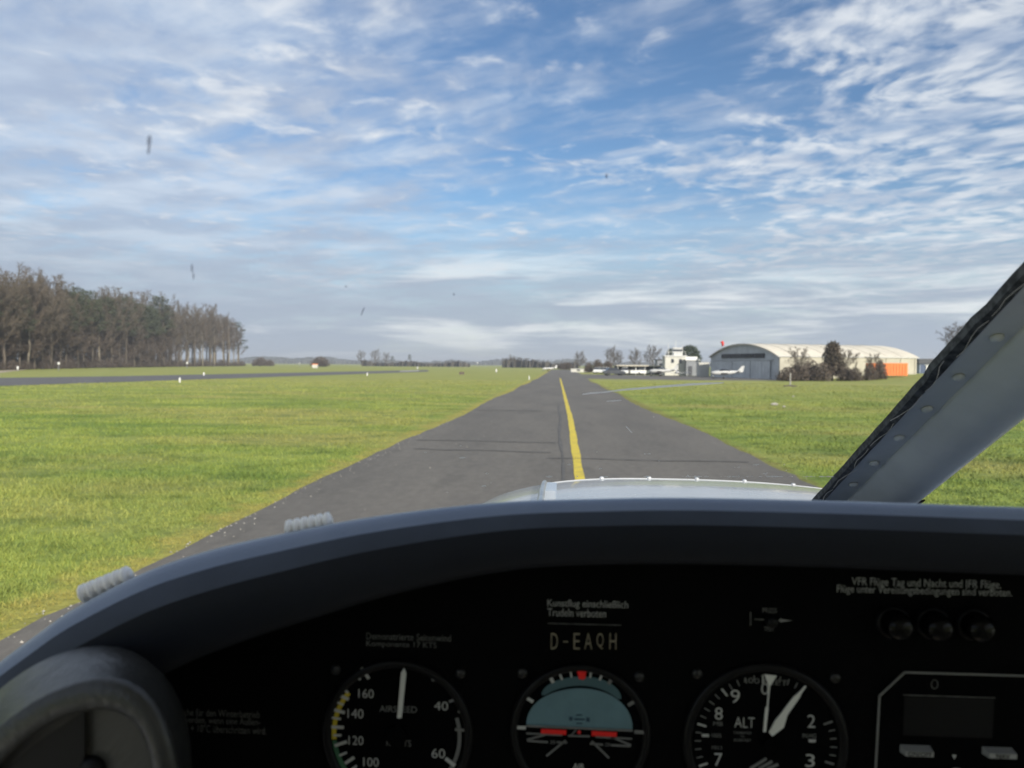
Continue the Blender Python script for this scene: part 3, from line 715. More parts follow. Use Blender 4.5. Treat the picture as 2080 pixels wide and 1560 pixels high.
def build_asi():
    t, c, R = inst('airspeed_indicator', 'round airspeed indicator in knots with yellow arc, left of the blue horizon dial', 808, 1490, 134)
    y = PY - .0018
    part('yellow_arc', arc(c, R * .975, -96, -50, R * .07, y), M_DYEL, t); part('green_arc', arc(c, R * .975, -170, -97, R * .07, y), M_DGRN, t)
    part('white_arc', arc(c, R * .955, 72, 165, R * .055, y), M_DFAINT, t)
    y2 = PY - .0022
    for u0, v0, u1, v1, w in ((734, 1357, 749, 1379, 6), (720, 1369, 732, 1381, 4), (694, 1399, 707, 1407, 4), (683, 1410, 708, 1421, 6), (680, 1425, 698, 1432, 4), (675, 1441, 700, 1448, 6), (674, 1458, 692, 1461, 4), (673, 1477, 698, 1478, 6), (677, 1494, 693, 1494, 4), (680, 1515, 704, 1507, 6), (689, 1535, 704, 1529, 4), (701, 1551, 719, 1539, 6), (712, 1565, 724, 1556, 4)):
        bar(u0, v0, u1, v1, w, y2, M_DPRINT, t, 'tick_mark')
    for u0, v0, u1, v1, w in ((878, 1384, 885, 1372, 6), (902, 1397, 911, 1388, 3), (912, 1426, 934, 1417, 5), (924, 1482, 948, 1484, 5), (905, 1541, 924, 1556, 7), (930, 1446, 940, 1447, 4)):
        bar(u0, v0, u1, v1, w, y2, M_DFAINT if u0 != 905 else M_DPRINT, t, 'tick_mark')
    for s, u0, v0, u1, v1 in (('160', 728, 1400, 759, 1418), ('140', 706, 1440, 738, 1459), ('120', 708, 1495, 738, 1513), ('100', 738, 1539, 769, 1557), ('40', 882, 1425, 910, 1443), ('60', 877, 1521, 904, 1540)):
        ptext('numeral', s, u0, v0, u1, v1, y2, M_DPRINT, t, -.005)
    ptext('lettering', 'AIRSPEED', 771, 1434, 847, 1447, y2, M_DFAINT, t, .0); ptext('lettering', 'KNOTS', 785, 1503, 835, 1516, y2, M_DFAINT, t, .0)
    yn = PY - .0045
    n = part('needle', MB().add([aty(*p, yn) for p in ((806.5, 1459), (815.5, 1459), (825, 1369), (820.5, 1357), (814.5, 1367))] + [aty(*p, yn) + Vector((0, .0008, 0)) for p in ((806.5, 1459), (815.5, 1459), (825, 1369), (820.5, 1357), (814.5, 1367))], [(0, 1, 2, 3, 4), (9, 8, 7, 6, 5)] + [(i, (i + 1) % 5, 5 + (i + 1) % 5, 5 + i) for i in range(5)]), M_NEEDLE, t, False, 'white tapering needle')
    polyp([(805, 1459), (817, 1459), (812, 1500), (803, 1530), (797, 1530), (799, 1500)], yn + .0002, M_DIAL, t, 'needle_tail')
    mb = MB(); mb.lathe((c.x, PY - .0015, c.z), [(.006, 0), (.006, -.003), (.004, -.0036), (.0003, -.0036)], 20); part('hub', mb, M_DIAL, t)
def build_ai():
    t, c, R = inst('attitude_indicator', 'artificial horizon with teal sky half and two red bars', 1178, 1487, 122)
    y = PY - .0018
    def ell(u0, u1, vb0, vb1, vt, sk=0.0, n=28, p=2.0):
        out = []
        for i in range(n + 1):
            a = math.pi * i / n; xx = -math.cos(a); zz = math.sin(a); u = (u0 + u1) / 2 + xx * (u1 - u0) / 2; vb = vb0 + (vb1 - vb0) * (xx + 1) / 2
            out.append((u, vb + (vt - vb) * (zz ** (2 / p))))
        return out
    polyp(ell(1100, 1262, 1412, 1420, 1374), y, M_TEALD, t, 'bank_ring')
    polyp(ell(1068, 1286, 1475, 1484, 1393), y - .0002, M_DIAL, t, 'inner_shade')
    polyp(ell(1069, 1285, 1474, 1483, 1398, p=2.25), y - .0004, M_TEAL, t, 'sky_ball', 'teal sky half of the horizon ball')
    bar(1069, 1475, 1285, 1484.5, 3.5, y - .0012, M_DFAINT, t, 'horizon_line')
    for u0, v0, u1, v1 in ((1156, 1456, 1163, 1464), (1190.5, 1457.5, 1198, 1466)): polyp([(u0, v0), (u1, v0), (u1, v1), (u0, v1)], y - .0008, M_NAVY, t, 'pitch_mark')
    for u0, v0, u1, v1, w in ((1167, 1461.5, 1187, 1462, 3), (1170, 1453, 1183, 1453, 2), (1171, 1470, 1183, 1470, 2)): bar(u0, v0, u1, v1, w, y - .0008, M_NAVY, t, 'pitch_mark')
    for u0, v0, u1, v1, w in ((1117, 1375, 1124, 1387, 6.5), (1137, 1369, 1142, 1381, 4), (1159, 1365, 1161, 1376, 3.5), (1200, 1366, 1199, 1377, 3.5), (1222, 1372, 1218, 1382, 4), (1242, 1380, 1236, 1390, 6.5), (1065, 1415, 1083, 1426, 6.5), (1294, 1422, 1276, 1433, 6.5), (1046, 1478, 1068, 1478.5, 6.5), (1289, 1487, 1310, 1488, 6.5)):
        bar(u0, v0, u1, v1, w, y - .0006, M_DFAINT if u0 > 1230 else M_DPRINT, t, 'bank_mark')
    polyp([(1172, 1363), (1191, 1364), (1189, 1378), (1184, 1381), (1176, 1379)], y - .0008, M_RED, t, 'bank_pointer', 'red bank pointer')
    yb = PY - .004
    bar(1099, 1485.5, 1150, 1488, 9, yb, M_RED, t, 'aircraft_bar'); bar(1202, 1490, 1253, 1492.5, 9, yb, M_RED, t, 'aircraft_bar')
    mb = MB(); p = aty(1176.5, 1488, yb); mb.lathe(p, [(3.4 * PX, .0008), (3.4 * PX, 0), (.0002, -.0004)], 16); part('centre_dot', mb, M_RED, t)
    for q in ((1069, 1490, 1142, 1494, 3), (1154, 1495, 1198, 1496, 3), (1210, 1497, 1284, 1501, 3), (1071, 1505, 1113, 1508, 3.5), (1131, 1508, 1152, 1509, 3), (1198, 1511, 1225, 1513, 3), (1241, 1514, 1281, 1516, 3.5), (1070, 1503, 1108, 1493, 3), (1282, 1514, 1238, 1496, 3), (1110, 1536, 1149, 1504, 3.5), (1202, 1506, 1237, 1540, 3.5), (1160, 1494, 1170, 1483, 2)):
        bar(*q, y - .0007, M_DFAINT, t, 'perspective_line')
    ptext('numeral', '20', 1117, 1504, 1128, 1511, y - .0007, M_DFAINT, t, 0); ptext('numeral', '20', 1229, 1509, 1239, 1516, y - .0007, M_DFAINT, t, 0)
    ptext('lettering', 'AIR', 1164, 1551, 1187, 1562, y - .0007, M_DPRINT, t, 0)
def build_alt():
    t, c, R = inst('altimeter', 'black round altimeter with broad white pointers, right of the artificial horizon', 1553, 1508, 140)
    y = PY - .0018
    for k in range(50):
        a = k * 7.2 - 3
        if 40 < a % 360 < 62: continue
        big = k % 5 == 0
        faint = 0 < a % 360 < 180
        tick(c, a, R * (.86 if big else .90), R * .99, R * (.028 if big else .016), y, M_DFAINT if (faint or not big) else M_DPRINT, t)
    for s, u0, v0, u1, v1 in (('0', 1546, 1387, 1562, 1411), ('9', 1484, 1401, 1503, 1428), ('8', 1452, 1437, 1468, 1462), ('7', 1451, 1530, 1467, 1556), ('2', 1640, 1452, 1656, 1478), ('3', 1636, 1532, 1655, 1558)):
        ptext('numeral', s, u0, v0, u1, v1, y, M_DPRINT, t, -.004)
    ptext('lettering', 'ALT', 1492, 1457, 1533, 1478, y, M_DPRINT, t, -.01); ptext('lettering', '100 FEET', 1512, 1379, 1600, 1390, y, M_DFAINT, t, 0, None, -.05)
    ptext('lettering', 'CALIBRATED', 1490, 1486, 1526, 1491, y, M_DFAINT, t, 0); ptext('lettering', 'TO', 1504, 1494, 1512, 1498, y, M_DFAINT, t, 0); ptext('lettering', '20,000 FEET', 1490, 1501, 1526, 1507, y, M_DFAINT, t, 0)
    ptext('lettering', 'MB', 1449, 1466, 1468, 1474, y, M_DFAINT, t, 0); ptext('numeral', '1005', 1446, 1490, 1465, 1498, y, M_DFAINT, t, 0); ptext('numeral', '1011', 1446, 1515, 1466, 1522, y, M_DFAINT, t, 0)
    ptext('lettering', 'IN.HG', 1630, 1490, 1658, 1499, y, M_DFAINT, t, 0)
    bar(1426, 1494, 1440, 1494.5, 5, y - .0005, M_DPRINT, t, 'index_mark'); bar(1643, 1505, 1657, 1505.5, 5, y - .0005, M_DPRINT, t, 'index_mark')
    yn = PY - .0045
    def solid(pts, yy, m, name, lab):
        n = len(pts); part(name, MB().add([aty(*p, yy) for p in pts] + [aty(*p, yy) + Vector((0, .0008, 0)) for p in pts], [tuple(range(n)), tuple(range(2 * n - 1, n - 1, -1))] + [(i, (i + 1) % n, n + (i + 1) % n, n + i) for i in range(n)]), m, t, False, lab)
    solid([(1562, 1488), (1569, 1496), (1592, 1478), (1600, 1452), (1624, 1418), (1629, 1407), (1638, 1395), (1636, 1393), (1622, 1408), (1612, 1416), (1585, 1452), (1574, 1465)], yn, M_NEEDLE, 'pointer', 'broad white hundreds pointer')
    solid([(1550.5, 1487), (1556, 1487), (1561, 1438), (1560.5, 1436), (1564.5, 1394), (1578, 1373), (1553, 1370), (1562, 1394), (1558, 1436), (1555, 1438)], yn - .0015, M_NEEDLE, 'pointer', 'thin white pointer with triangle tip')
    for i in range(3): bar(1524 + i * 17, 1562, 1557 + i * 12, 1541 + i * 6, 5, y - .0006, M_DFAINT, t, 'striped_flag')
    mb = MB(); mb.lathe((c.x + .001, PY - .0015, c.z + .001), [(.0035, 0), (.0035, -.0045), (.0003, -.005)], 18); part('hub', mb, M_DIAL, t)
build_asi(); build_ai(); build_alt()

def build_radio():
    o = aty(1930, 1460, PY); t = thing('avionics_unit', 'black avionics unit with pale outline and ON/OFF and NAV keys', 'avionics', (o.x, PY, o.z))
    y = PY - .0012
    polyp([(1838, 1372), (2140, 1380), (2140, 1640), (1776, 1640), (1782, 1560), (1793, 1418)], y, M_DIAL, t, 'fascia')
    y2 = PY - .0018
    for q in ((1787, 1414, 1838, 1366, 4), (1838, 1366, 2140, 1375, 4), (1777, 1600, 1787, 1414, 4)): bar(*q, y2, M_DFAINT, t, 'outline')
    bar(1835, 1412, 2022, 1418, 1.6, y2, M_PRINTD, t, 'display_edge')
    polyp([(1837, 1415), (2020, 1420), (2016, 1500), (1834, 1494)], y2, M_BEZEL, t, 'display')
    ptext('lettering', '0', 1891, 1380, 1906, 1400, y2, M_PRINTD, t, -.02)
    M_KEY = mat('key_grey', (.30, .30, .28), .55)
    def key(u0, u1, v0, v1, s, tx):
        p, q = aty(u0, v0, PY), aty(u1, v1, PY); mb = MB()
        a = [(p.x, y, p.z), (q.x, y, p.z), (q.x, y, q.z), (p.x, y, q.z)]; i = .0007; yf = PY - .0075
        b = [(p.x + i, yf, p.z - i), (q.x - i, yf, p.z - i), (q.x - i, yf, q.z + i), (p.x + i, yf, q.z + i)]
        mb.loft([[Vector(z) for z in a], [Vector(z) for z in b]], True, True); k = part('key', mb, M_KEY, t)
        mx = [proj(Vector(z)) for z in b]
        ptext('lettering', s, mx[0][0] + tx, mx[0][1] + 1.5, mx[1][0] - tx, mx[2][1] - 1.5, yf - .0003, M_DIAL, k, .01)
    key(1826, 1886, 1510, 1527, 'ON/OFF', 4); key(1992, 2052, 1514, 1531, 'NAV', 14)
    polyp([(1934, 1533), (1943, 1533.5), (1938.5, 1543)], y2, M_DPRINT, t, 'pointer_mark')
    c = aty(1940, 1580, PY); mb = MB(); mb.lathe((c.x, PY, c.z), [(.0065, 0), (.0062, -.010), (.0055, -.012), (.0003, -.0125)], 24); part('knob', mb, M_KEY, t, True)
build_radio()
def build_lights():
    M_CAP = mat('lamp_cap', (.003, .003, .003), .20, spec=.16)
    for (u, v), w in zip(((1812, 1262), (1891, 1264), (1974, 1266)), ('left of three', 'middle of three', 'right of three')):
        c = aty(u, v, PY); t = thing('warning_lamp', w + ' dark round warning lamps below the icing placard', 'lamp', (c.x, PY, c.z), 0, 'round warning lamps on the panel')
        mb = MB(); mb.lathe((c.x, PY, c.z), [(.0092, 0), (.0092, -.002), (.0080, -.003), (.0078, -.003)], 28); part('ring', mb, M_BEZEL, t, True)
        mb = MB(); mb.lathe((c.x, PY, c.z), [(.0076, 0), (.0075, -.010), (.0066, -.0125), (.0035, -.014), (.0002, -.0143)], 28); part('cap', mb, M_CAP, t, True)
    c = aty(1566, 1261, PY); t = thing('test_switch', 'small panel test switch marked PRESS TEST with white arrow', 'switch', (c.x, PY, c.z))
    mb = MB(); mb.lathe((c.x, PY, c.z), [(.0032, 0), (.0032, -.003), (.0025, -.004), (.0002, -.0042)], 18); part('button', mb, M_BEZEL, t, True)
    ptext('lettering', 'PRESS', 1549, 1235, 1578, 1245, TY, M_PRINTD, t, .01); ptext('lettering', 'TEST', 1552, 1273, 1573, 1282, TY, M_PRINTD, t, .01)
    bar(1533, 1258, 1552, 1259, 2.5, TY, M_PRINTD, t, 'line_mark'); polyp([(1581, 1260), (1587, 1255.5), (1588, 1258), (1610, 1260.5), (1588, 1263), (1587, 1265)], TY, M_PRINT, t, 'arrow')
    bar(1525, 1244, 1525, 1271, 2, TY, M_PRINTD, t, 'line_mark')
build_lights()

# control yoke horn at the lower left
M_YOKE = mat('yoke_plastic', (.030, .030, .028), .34, var=.15, vscale=40, bump=.12, bscale=300)
def yoke_plate():
    m = mat('yoke_brushed', (.085, .083, .075), .5); N = NT(m.node_tree); b = m.node_tree.nodes['Principled BSDF']
    pos = N.n('ShaderNodeTexCoord').outputs['Object']; r = N.n('ShaderNodeVectorRotate', rotation_type='Y_AXIS'); N.L(pos, r.inputs['Vector']); r.inputs['Angle'].default_value = .85
    f = N.noise(N.vmul(r.outputs[0], (60, 1, 2600)), 1.0, 3, .6); N.L(N.mix(N.smooth(f, .35, .65), (.040, .038, .034), (.062, .060, .054)), b.inputs['Base Color']); return m
def resample(pl, n):
    L = [0]
    for a, b in zip(pl, pl[1:]): L.append(L[-1] + math.hypot(b[0] - a[0], b[1] - a[1]))
    out = []
    for i in range(n):
        s = L[-1] * i / (n - 1); out.append((interp(list(zip(L, [p[0] for p in pl])), s), interp(list(zip(L, [p[1] for p in pl])), s)))
    for _ in range(3): out = [out[0]] + [((out[i - 1][0] + 2 * out[i][0] + out[i + 1][0]) / 4, (out[i - 1][1] + 2 * out[i][1] + out[i + 1][1]) / 4) for i in range(1, n - 1)] + [out[-1]]
    return out
def build_yoke():
    o = aty(180, 1600, .34); t = thing('control_yoke', 'dark grey control yoke horn in front of the panel at lower left', 'yoke', o)
    n = 48
    A = resample([(-250, 2000), (-150, 1660), (-70, 1545), (0, 1470), (60, 1424), (130, 1388), (205, 1367), (262, 1374), (310, 1405), (343, 1460), (362, 1530), (370, 1620), (372, 1760), (360, 2000)], n)
    Bc = resample([(-240, 1960), (-150, 1580), (-70, 1465), (0, 1396), (60, 1352), (130, 1320), (205, 1306), (272, 1316), (322, 1348), (356, 1402), (376, 1470), (386, 1560), (390, 1740), (380, 1960)], n)
    I = resample([(-190, 2000), (-100, 1660), (-30, 1570), (30, 1510), (90, 1465), (150, 1438), (205, 1428), (245, 1432), (280, 1450), (304, 1490), (317, 1545), (322, 1620), (324, 1760), (318, 2000)], n)
    I2 = resample([(-186, 2000), (-94, 1664), (-25, 1576), (34, 1517), (93, 1472), (152, 1446), (205, 1436), (242, 1440), (275, 1457), (297, 1494), (310, 1548), (315, 1620), (317, 1760), (312, 2000)], n)
    cen = aty(150, 1800, .39)
    ring = lambda C, y: [aty(u, v, y) for u, v in C]
    back = [p.lerp(Vector((cen.x, p.y, cen.z)), .06) + Vector((0, .012, 0)) for p in ring(Bc, .372)]
    rA = ring(A, .330); rA2 = [p + Vector((0, -.0035, 0)) for p in ring([(a[0] * .9 + i[0] * .1, a[1] * .9 + i[1] * .1) for a, i in zip(A, I)], .330)]
    mid = [a.lerp(b, .5) + Vector((0, 0, .0010)) for a, b in zip(ring(A, .333), ring(Bc, .368))]
    mb = MB(); mb.loft([back, ring(Bc, .372), ring(Bc, .368), mid, ring(A, .334), rA, rA2, ring(I, .3265), ring(I2, .3275), ring(I2, .338)], False, False)
    part('grip', mb, M_YOKE, t, True)
    mb = MB(); pts = ring(I2, .3375); mb.add(pts, [tuple(range(len(pts)))]); part('face_plate', mb, yoke_plate(), t)
    # shadow on the left of the face plate, modelled as a raised dark wedge
    w = [(170, 1444), (172, 1520), (166, 1600), (160, 2000), (-170, 2000), (-90, 1670), (-20, 1590), (60, 1520), (120, 1478)]
    mb = MB(); a = [aty(u, v, .3372) for u, v in w]; b = [aty(u, v, .3342) for u, v in w]; mb.loft([a, b], True, True); part('shadow_wedge', mb, M_BEZEL, t)
    c = aty(190, 1560, .337); mb = MB(); mb.lathe(c, [(.006, 0), (.0055, -.003), (.003, -.004), (.0002, -.0042)], 20); part('screw_boss', mb, M_BEZEL, t, True)
    mb = MB(); p = aty(150, 1990, .36); mb.tube([p, p + Vector((.02, .0, -.06)), p + Vector((.07, .06, -.08)), p + Vector((.10, .12, -.08))], .016, 14); part('column', mb, M_YOKE, t, True)
build_yoke()

# ------------------------------------------------------------------ trees and bushes
M_BARK = mat('bark', (.10, .082, .062), .95, var=.35, vscale=1.5)
M_BARKL = mat('bark_pale', (.19, .165, .125), .95, var=.3, vscale=1.5)
M_TWIG = mat('bare_twigs', (.105, .085, .062), .95, var=.35, vscale=.6)
M_TWIGR = mat('bare_twigs_reddish', (.100, .076, .056), .95, var=.3, vscale=.6)
M_NEEDL = mat('pine_needles', (.048, .058, .028), .9, var=.4, vscale=.7)
M_EVERG = mat('evergreen_leaves', (.040, .056, .030), .9, var=.4, vscale=.8)
M_BROWNC = mat('brown_conifer', (.085, .060, .042), .95, col2=(.05, .048, .03), vscale=.9)
M_BUSH = mat('bush_twigs', (.110, .086, .066), .95, var=.4, vscale=.8)
M_SCRUB = mat('scrub_twigs', (.088, .068, .054), .95, var=.35, vscale=.7)
M_FARWOOD = mat('far_wood', (.075, .078, .070), .95, var=.4, vscale=.02)

def rvec(r): 
    while True:
        v = Vector((r.uniform(-1, 1), r.uniform(-1, 1), r.uniform(-1, 1)))
        if .05 < v.length < 1: return v.normalized()
def sliver(mb, p, q, w, r):
    d = (q - p); s = d.cross(rvec(r))
    if s.length < 1e-6: return
    s.normalize(); mb.add([p - s * w, p + s * w, q], [(0, 1, 2)])
def bare_tree(seed, lean=0.0, spread=.30, first=.25, nl=15, tw=1.0, flat=1.0):
    """unit-height leafless tree: trunk mesh, crown mesh"""
    r = random.Random(seed); tk = MB(); cr = MB()
    tp = [Vector((0, 0, -.01))]
    for i in range(1, 8): tp.append(Vector((lean * (i / 7) ** 1.5 + r.uniform(-.008, .008), r.uniform(-.008, .008), i / 7 * .86)))
    tr = [.0135 * (1 - .85 * i / 7) + .002 for i in range(8)]; tk.tube(tp, tr, 6)
    def on(z):
        f = min(z / .86 * 7, 6.999); i = int(f); return tp[i].lerp(tp[i + 1], f - i)
    for k in range(nl):
        z = first + (.86 - first) * (k + r.random()) / nl; a = k * 2.4 + r.uniform(-.5, .5); p = on(z)
        L = spread * (1.05 - .55 * abs((z - first) / (1 - first) - .25)) * r.uniform(.8, 1.15); up = (r.uniform(.55, 1.2) + z * .7) * flat
        d = Vector((math.cos(a), math.sin(a), up)).normalized(); q1 = p + d * L * .5 + rvec(r) * .015; q2 = p + (d + Vector((0, 0, .35))).normalized() * L + rvec(r) * .02
        cr.tube([p, q1, q2], [.0055, .0036, .0012], 4, False)
        for b in range(9):
            f = .2 + .8 * (b + r.random()) / 9; s0 = p.lerp(q1, f * 2) if f < .5 else q1.lerp(q2, f * 2 - 1)
            d2 = (d * .6 + rvec(r) * .8 + Vector((0, 0, .45))).normalized(); l2 = L * r.uniform(.25, .5) * (1.15 - .5 * f); e = s0 + d2 * l2
            sliver(cr, s0, e, .003 * tw, r); sliver(cr, s0, e, .003 * tw, r)
            for c in range(13):
                s1 = s0.lerp(e, r.uniform(.25, 1)); e1 = s1 + (d2 * .5 + rvec(r) + Vector((0, 0, .4))).normalized() * l2 * r.uniform(.3, .7); sliver(cr, s1, e1, .0017 * tw, r)
                if c % 2 == 0: 
                    s2 = s1.lerp(e1, .5); sliver(cr, s2, s2 + (rvec(r) + Vector((0, 0, .3))) * l2 * .4, .0014 * tw, r)
    return tk, cr
def clump(mb, c, rx, rz, n, s, r):
    for _ in range(n):
        v = rvec(r); k = r.random() ** .4; p = c + Vector((v.x * rx * k, v.y * rx * k, v.z * rz * k)); a, b = rvec(r) * s * r.uniform(.6, 1.3), rvec(r) * s * r.uniform(.6, 1.3)
        mb.add([p, p + a, p + b], [(0, 1, 2)])
def pine_tree(seed, crown=.45, lean=0.0):
    r = random.Random(seed); tk = MB(); cr = MB()
    tp = [Vector((lean * (i / 6) ** 2 + r.uniform(-.006, .006), r.uniform(-.006, .006), i / 6 * .95 - .01)) for i in range(7)]; tk.tube(tp, [.0125 - .0016 * i for i in range(7)], 6)
    n = 20
    for k in range(n):
        t = (k + .5) / n; z = 1 - crown + crown * t * .97; a = k * 2.4 + r.uniform(-.4, .4); R = (.115 * (1 - t) ** .6 + .025) * r.uniform(.6, 1.25)
        c = Vector((lean * z * z + math.cos(a) * R, math.sin(a) * R, z)); cr.tube([Vector((lean * z * z, 0, z - .03)), c], [.003, .001], 3, False)
        clump(cr, c, .066, .036, 90, .018, r)
    for k in range(7):                                        # dead lower branches
        z = .3 + .035 * k; a = r.uniform(0, 6.3); p = Vector((0, 0, z)); sliver(cr, p, p + Vector((math.cos(a) * .09, math.sin(a) * .09, r.uniform(-.01, .03))), .002, r)
    return tk, cr
def bush(seed, w=.5, tall=1.0, leafy=900, sticks=520):
    r = random.Random(seed); st = MB(); cr = MB()
    for k in range(10):
        a = r.uniform(0, 6.3); st.tube([Vector((math.cos(a) * .03, math.sin(a) * .03, -.02)), Vector((math.cos(a) * w * .3, math.sin(a) * w * .3, .35)), Vector((math.cos(a) * w * .5, math.sin(a) * w * .5, .7))], [.014, .009, .004], 4, False)
    for _ in range(sticks):
        v = rvec(r); p = Vector((v.x * w * r.random(), v.y * w * r.random(), .05 + abs(v.z) * .6 * r.random())); d = Vector((v.x, v.y, abs(v.z) + .5)).normalized(); sliver(cr, p, p + d * r.uniform(.15, .42), .010, r)
    for _ in range(leafy):
        v = rvec(r); k = r.random() ** .35; p = Vector((v.x * w * k, v.y * w * k, .06 + abs(v.z) * .86 * k)); cr.add([p, p + rvec(r) * .09, p + rvec(r) * .09], [(0, 1, 2)])
    return st, cr
def leafy_tree(seed, w=.34, n=26, egg=False):
    r = random.Random(seed); tk = MB(); cr = MB(); tk.tube([(0, 0, -.02), (.01, 0, .3), (0, .01, .7)], [.028, .02, .008], 6)
    for k in range(n):
        t = (k + .5) / n; z = .16 + .78 * t; R = w * (math.sin(math.pi * min(.12 + t * .86, 1)) ** .7 if not egg else (1 - t) ** .55 * .95 + .05) * r.uniform(.45, .85); a = k * 2.4
        c = Vector((math.cos(a) * R, math.sin(a) * R, z)); clump(cr, c, .13 if not egg else .12, .085, 130, .046, r)
    return tk, cr
def protos(gen, seeds, tm, cm, **kw):
    out = []
    for s in seeds:
        a, b = gen(s, **kw); out.append((a.mesh('trunk', tm, True), b.mesh('crown', cm)))
    return out
P_BARE = protos(bare_tree, range(10, 15), M_BARK, M_TWIG); P_BARER = protos(bare_tree, range(20, 23), M_BARKL, M_TWIGR, spread=.26, first=.22)
P_OPEN = protos(bare_tree, (31, 32), M_BARK, M_TWIG, spread=.46, first=.16, nl=16, tw=1.9, flat=.75)
P_LOW = protos(bare_tree, (34, 35, 36), M_BARK, M_TWIGR, spread=.42, first=.06, nl=18, tw=1.7, flat=.9)
P_PINE = protos(pine_tree, (40, 41, 42), M_BARK, M_NEEDL); P_PINEL = protos(pine_tree, (44,), M_BARK, M_NEEDL, crown=.62, lean=.10)
P_BUSH = protos(bush, (50, 51, 52), M_BARK, M_BUSH); P_BUSHW = protos(bush, (55, 56), M_BARK, M_SCRUB, w=.85)
P_EVER = protos(leafy_tree, (60,), M_BARK, M_EVERG, w=.42, n=34); P_EGG = protos(leafy_tree, (62,), M_BARK, M_BROWNC, w=.30, n=34, egg=True)
_tr = random.Random(77)
def plant(name, proto, loc, h, label, cat, group=None, wx=1.0, parts=('trunk', 'crown')):
    t = thing(name, label, cat, loc, _tr.uniform(0, 6.28), group); t.scale = (h * wx, h * wx, h)
    for nm, me in zip(parts, proto): link(nm, me, t)
    return t
def wood_depth(u): return interp([(-400, 95), (-200, 118), (0, 150), (100, 183), (200, 222), (300, 266), (400, 325), (500, 400)], u)
WOOD_TOP = [(-400, 440), (-150, 515), (0, 547), (40, 565), (105, 562), (200, 592), (330, 607), (400, 626), (470, 636), (500, 662)]
def build_wood():
    r = random.Random(12); TREES = []
    def where(u):
        for lim, w in ((45, 'at the left edge of the photo'), (95, 'left of the largest round marker'), (150, 'behind the largest round marker'), (215, 'a third along the wood'), (280, 'halfway along the wood'), (345, 'two thirds along the wood'), (410, 'behind the second round marker'), (455, 'near the right end of the wood')):
            if u < lim: return w
        return 'at the right end of the wood'
    rows = [(0, 15, 1.0, 'front row'), (7, 16, .98, 'second row'), (15, 18, 1.0, 'third row'), (26, 21, 1.03, 'back row')]
    for ri, (back, step, hs, rn) in enumerate(rows):
        u = -75 + ri * 7
        while u < 488 - ri * 8:
            uu = u + r.uniform(-5, 5); d = wood_depth(uu) + back + r.uniform(-2, 2); hz = 741 + .00785 * (uu - 1130)
            H = ((hz - interp(WOOD_TOP, uu)) / F * d + 2) * hs * r.uniform(.78, 1.06)
            dense = uu < 345; q = r.random()
            if 175 < uu < 345 and q < (.66 if ri in (1, 2) else .42): pr, nm, lb = r.choice(P_PINE), 'pine_tree', 'dark pine'
            elif uu <= 175 and q < .34: pr, nm, lb = r.choice(P_PINE), 'pine_tree', 'dark pine'
            elif q < .45: pr, nm, lb = r.choice(P_BARER), 'bare_tree', 'reddish bare tree'
            else: pr, nm, lb = r.choice(P_BARE), 'bare_tree', 'grey brown bare tree'
            t = plant(nm, pr, far(uu, d), H * (.97 if nm == 'pine_tree' else 1), lb, 'tree', 'trees of the wood beyond the runway', r.uniform(1.0, 1.3) if dense else r.uniform(.95, 1.1))
            TREES.append(((lb, rn, where(uu)), uu, t))
            u += step * r.uniform(.8, 1.2) * (1.0 if dense else 1.02)
            if not dense and ri > 2: u += 12
    u = -72
    while u < 350:                                            # lower trees between the tall ones
        uu = u + r.uniform(-4, 4); d = wood_depth(uu) + r.uniform(2, 12); hz = 741 + .00785 * (uu - 1130)
        H = ((hz - interp(WOOD_TOP, uu)) / F * d + 2) * r.uniform(.40, .62)
        t = plant('bare_tree', r.choice(P_LOW), far(uu, d), H, 'x', 'tree', 'trees of the wood beyond the runway', r.uniform(1.2, 1.7))
        TREES.append((('low bushy bare tree', '', where(uu)), uu, t)); u += 10.5 * r.uniform(.8, 1.2)
    def number(lst):
        by = {}
        for k, u, t in lst: by.setdefault(k, []).append((u, t))
        for k, v in by.items():
            v.sort(key=lambda q: q[0]); n = len(v)
            od = [''] if n == 1 else ['left of two, ', 'right of two, '] if n == 2 else ['left of three, ', 'middle of three, ', 'right of three, '] if n == 3 else [w + ' from left, ' for w in ('first', 'second', 'third', 'fourth', 'fifth', 'sixth', 'seventh', 'eighth', 'ninth', 'tenth', 'eleventh', 'twelfth', 'thirteenth', 'fourteenth')]
            for o, (u, t) in zip(od, v): t['label'] = k[0] + ', ' + o + (k[1] + ' ' if k[1] else '') + k[2]
    number(TREES)
    plant('pine_tree', P_PINEL[0], far(486, 392), 23, 'ragged pine leaning right at the end of the left wood', 'tree', None, 1.2)
    plant('pine_tree', P_PINE[0], far(324, 280), 26.5, 'tall dark crowned pine standing highest right of the wood centre', 'tree', None, 1.15)
    SCR = []
    for i, u in enumerate(range(-70, 500, 13)):              # brushwood along the foot of the wood
        d = wood_depth(u) + 1.5 + r.uniform(-1, 4); t = plant('bush', r.choice(P_BUSHW), far(u, d), min(r.uniform(2.6, 5.2), .016 * d) * (1 if u < 350 else .7), 'scrub', 'bush', 'scrub at the foot of the left wood', r.uniform(.9, 1.3), ('stems', 'crown'))
        SCR.append((('low reddish brown scrub', '', where(u)), u, t))
    number(SCR)
build_wood()

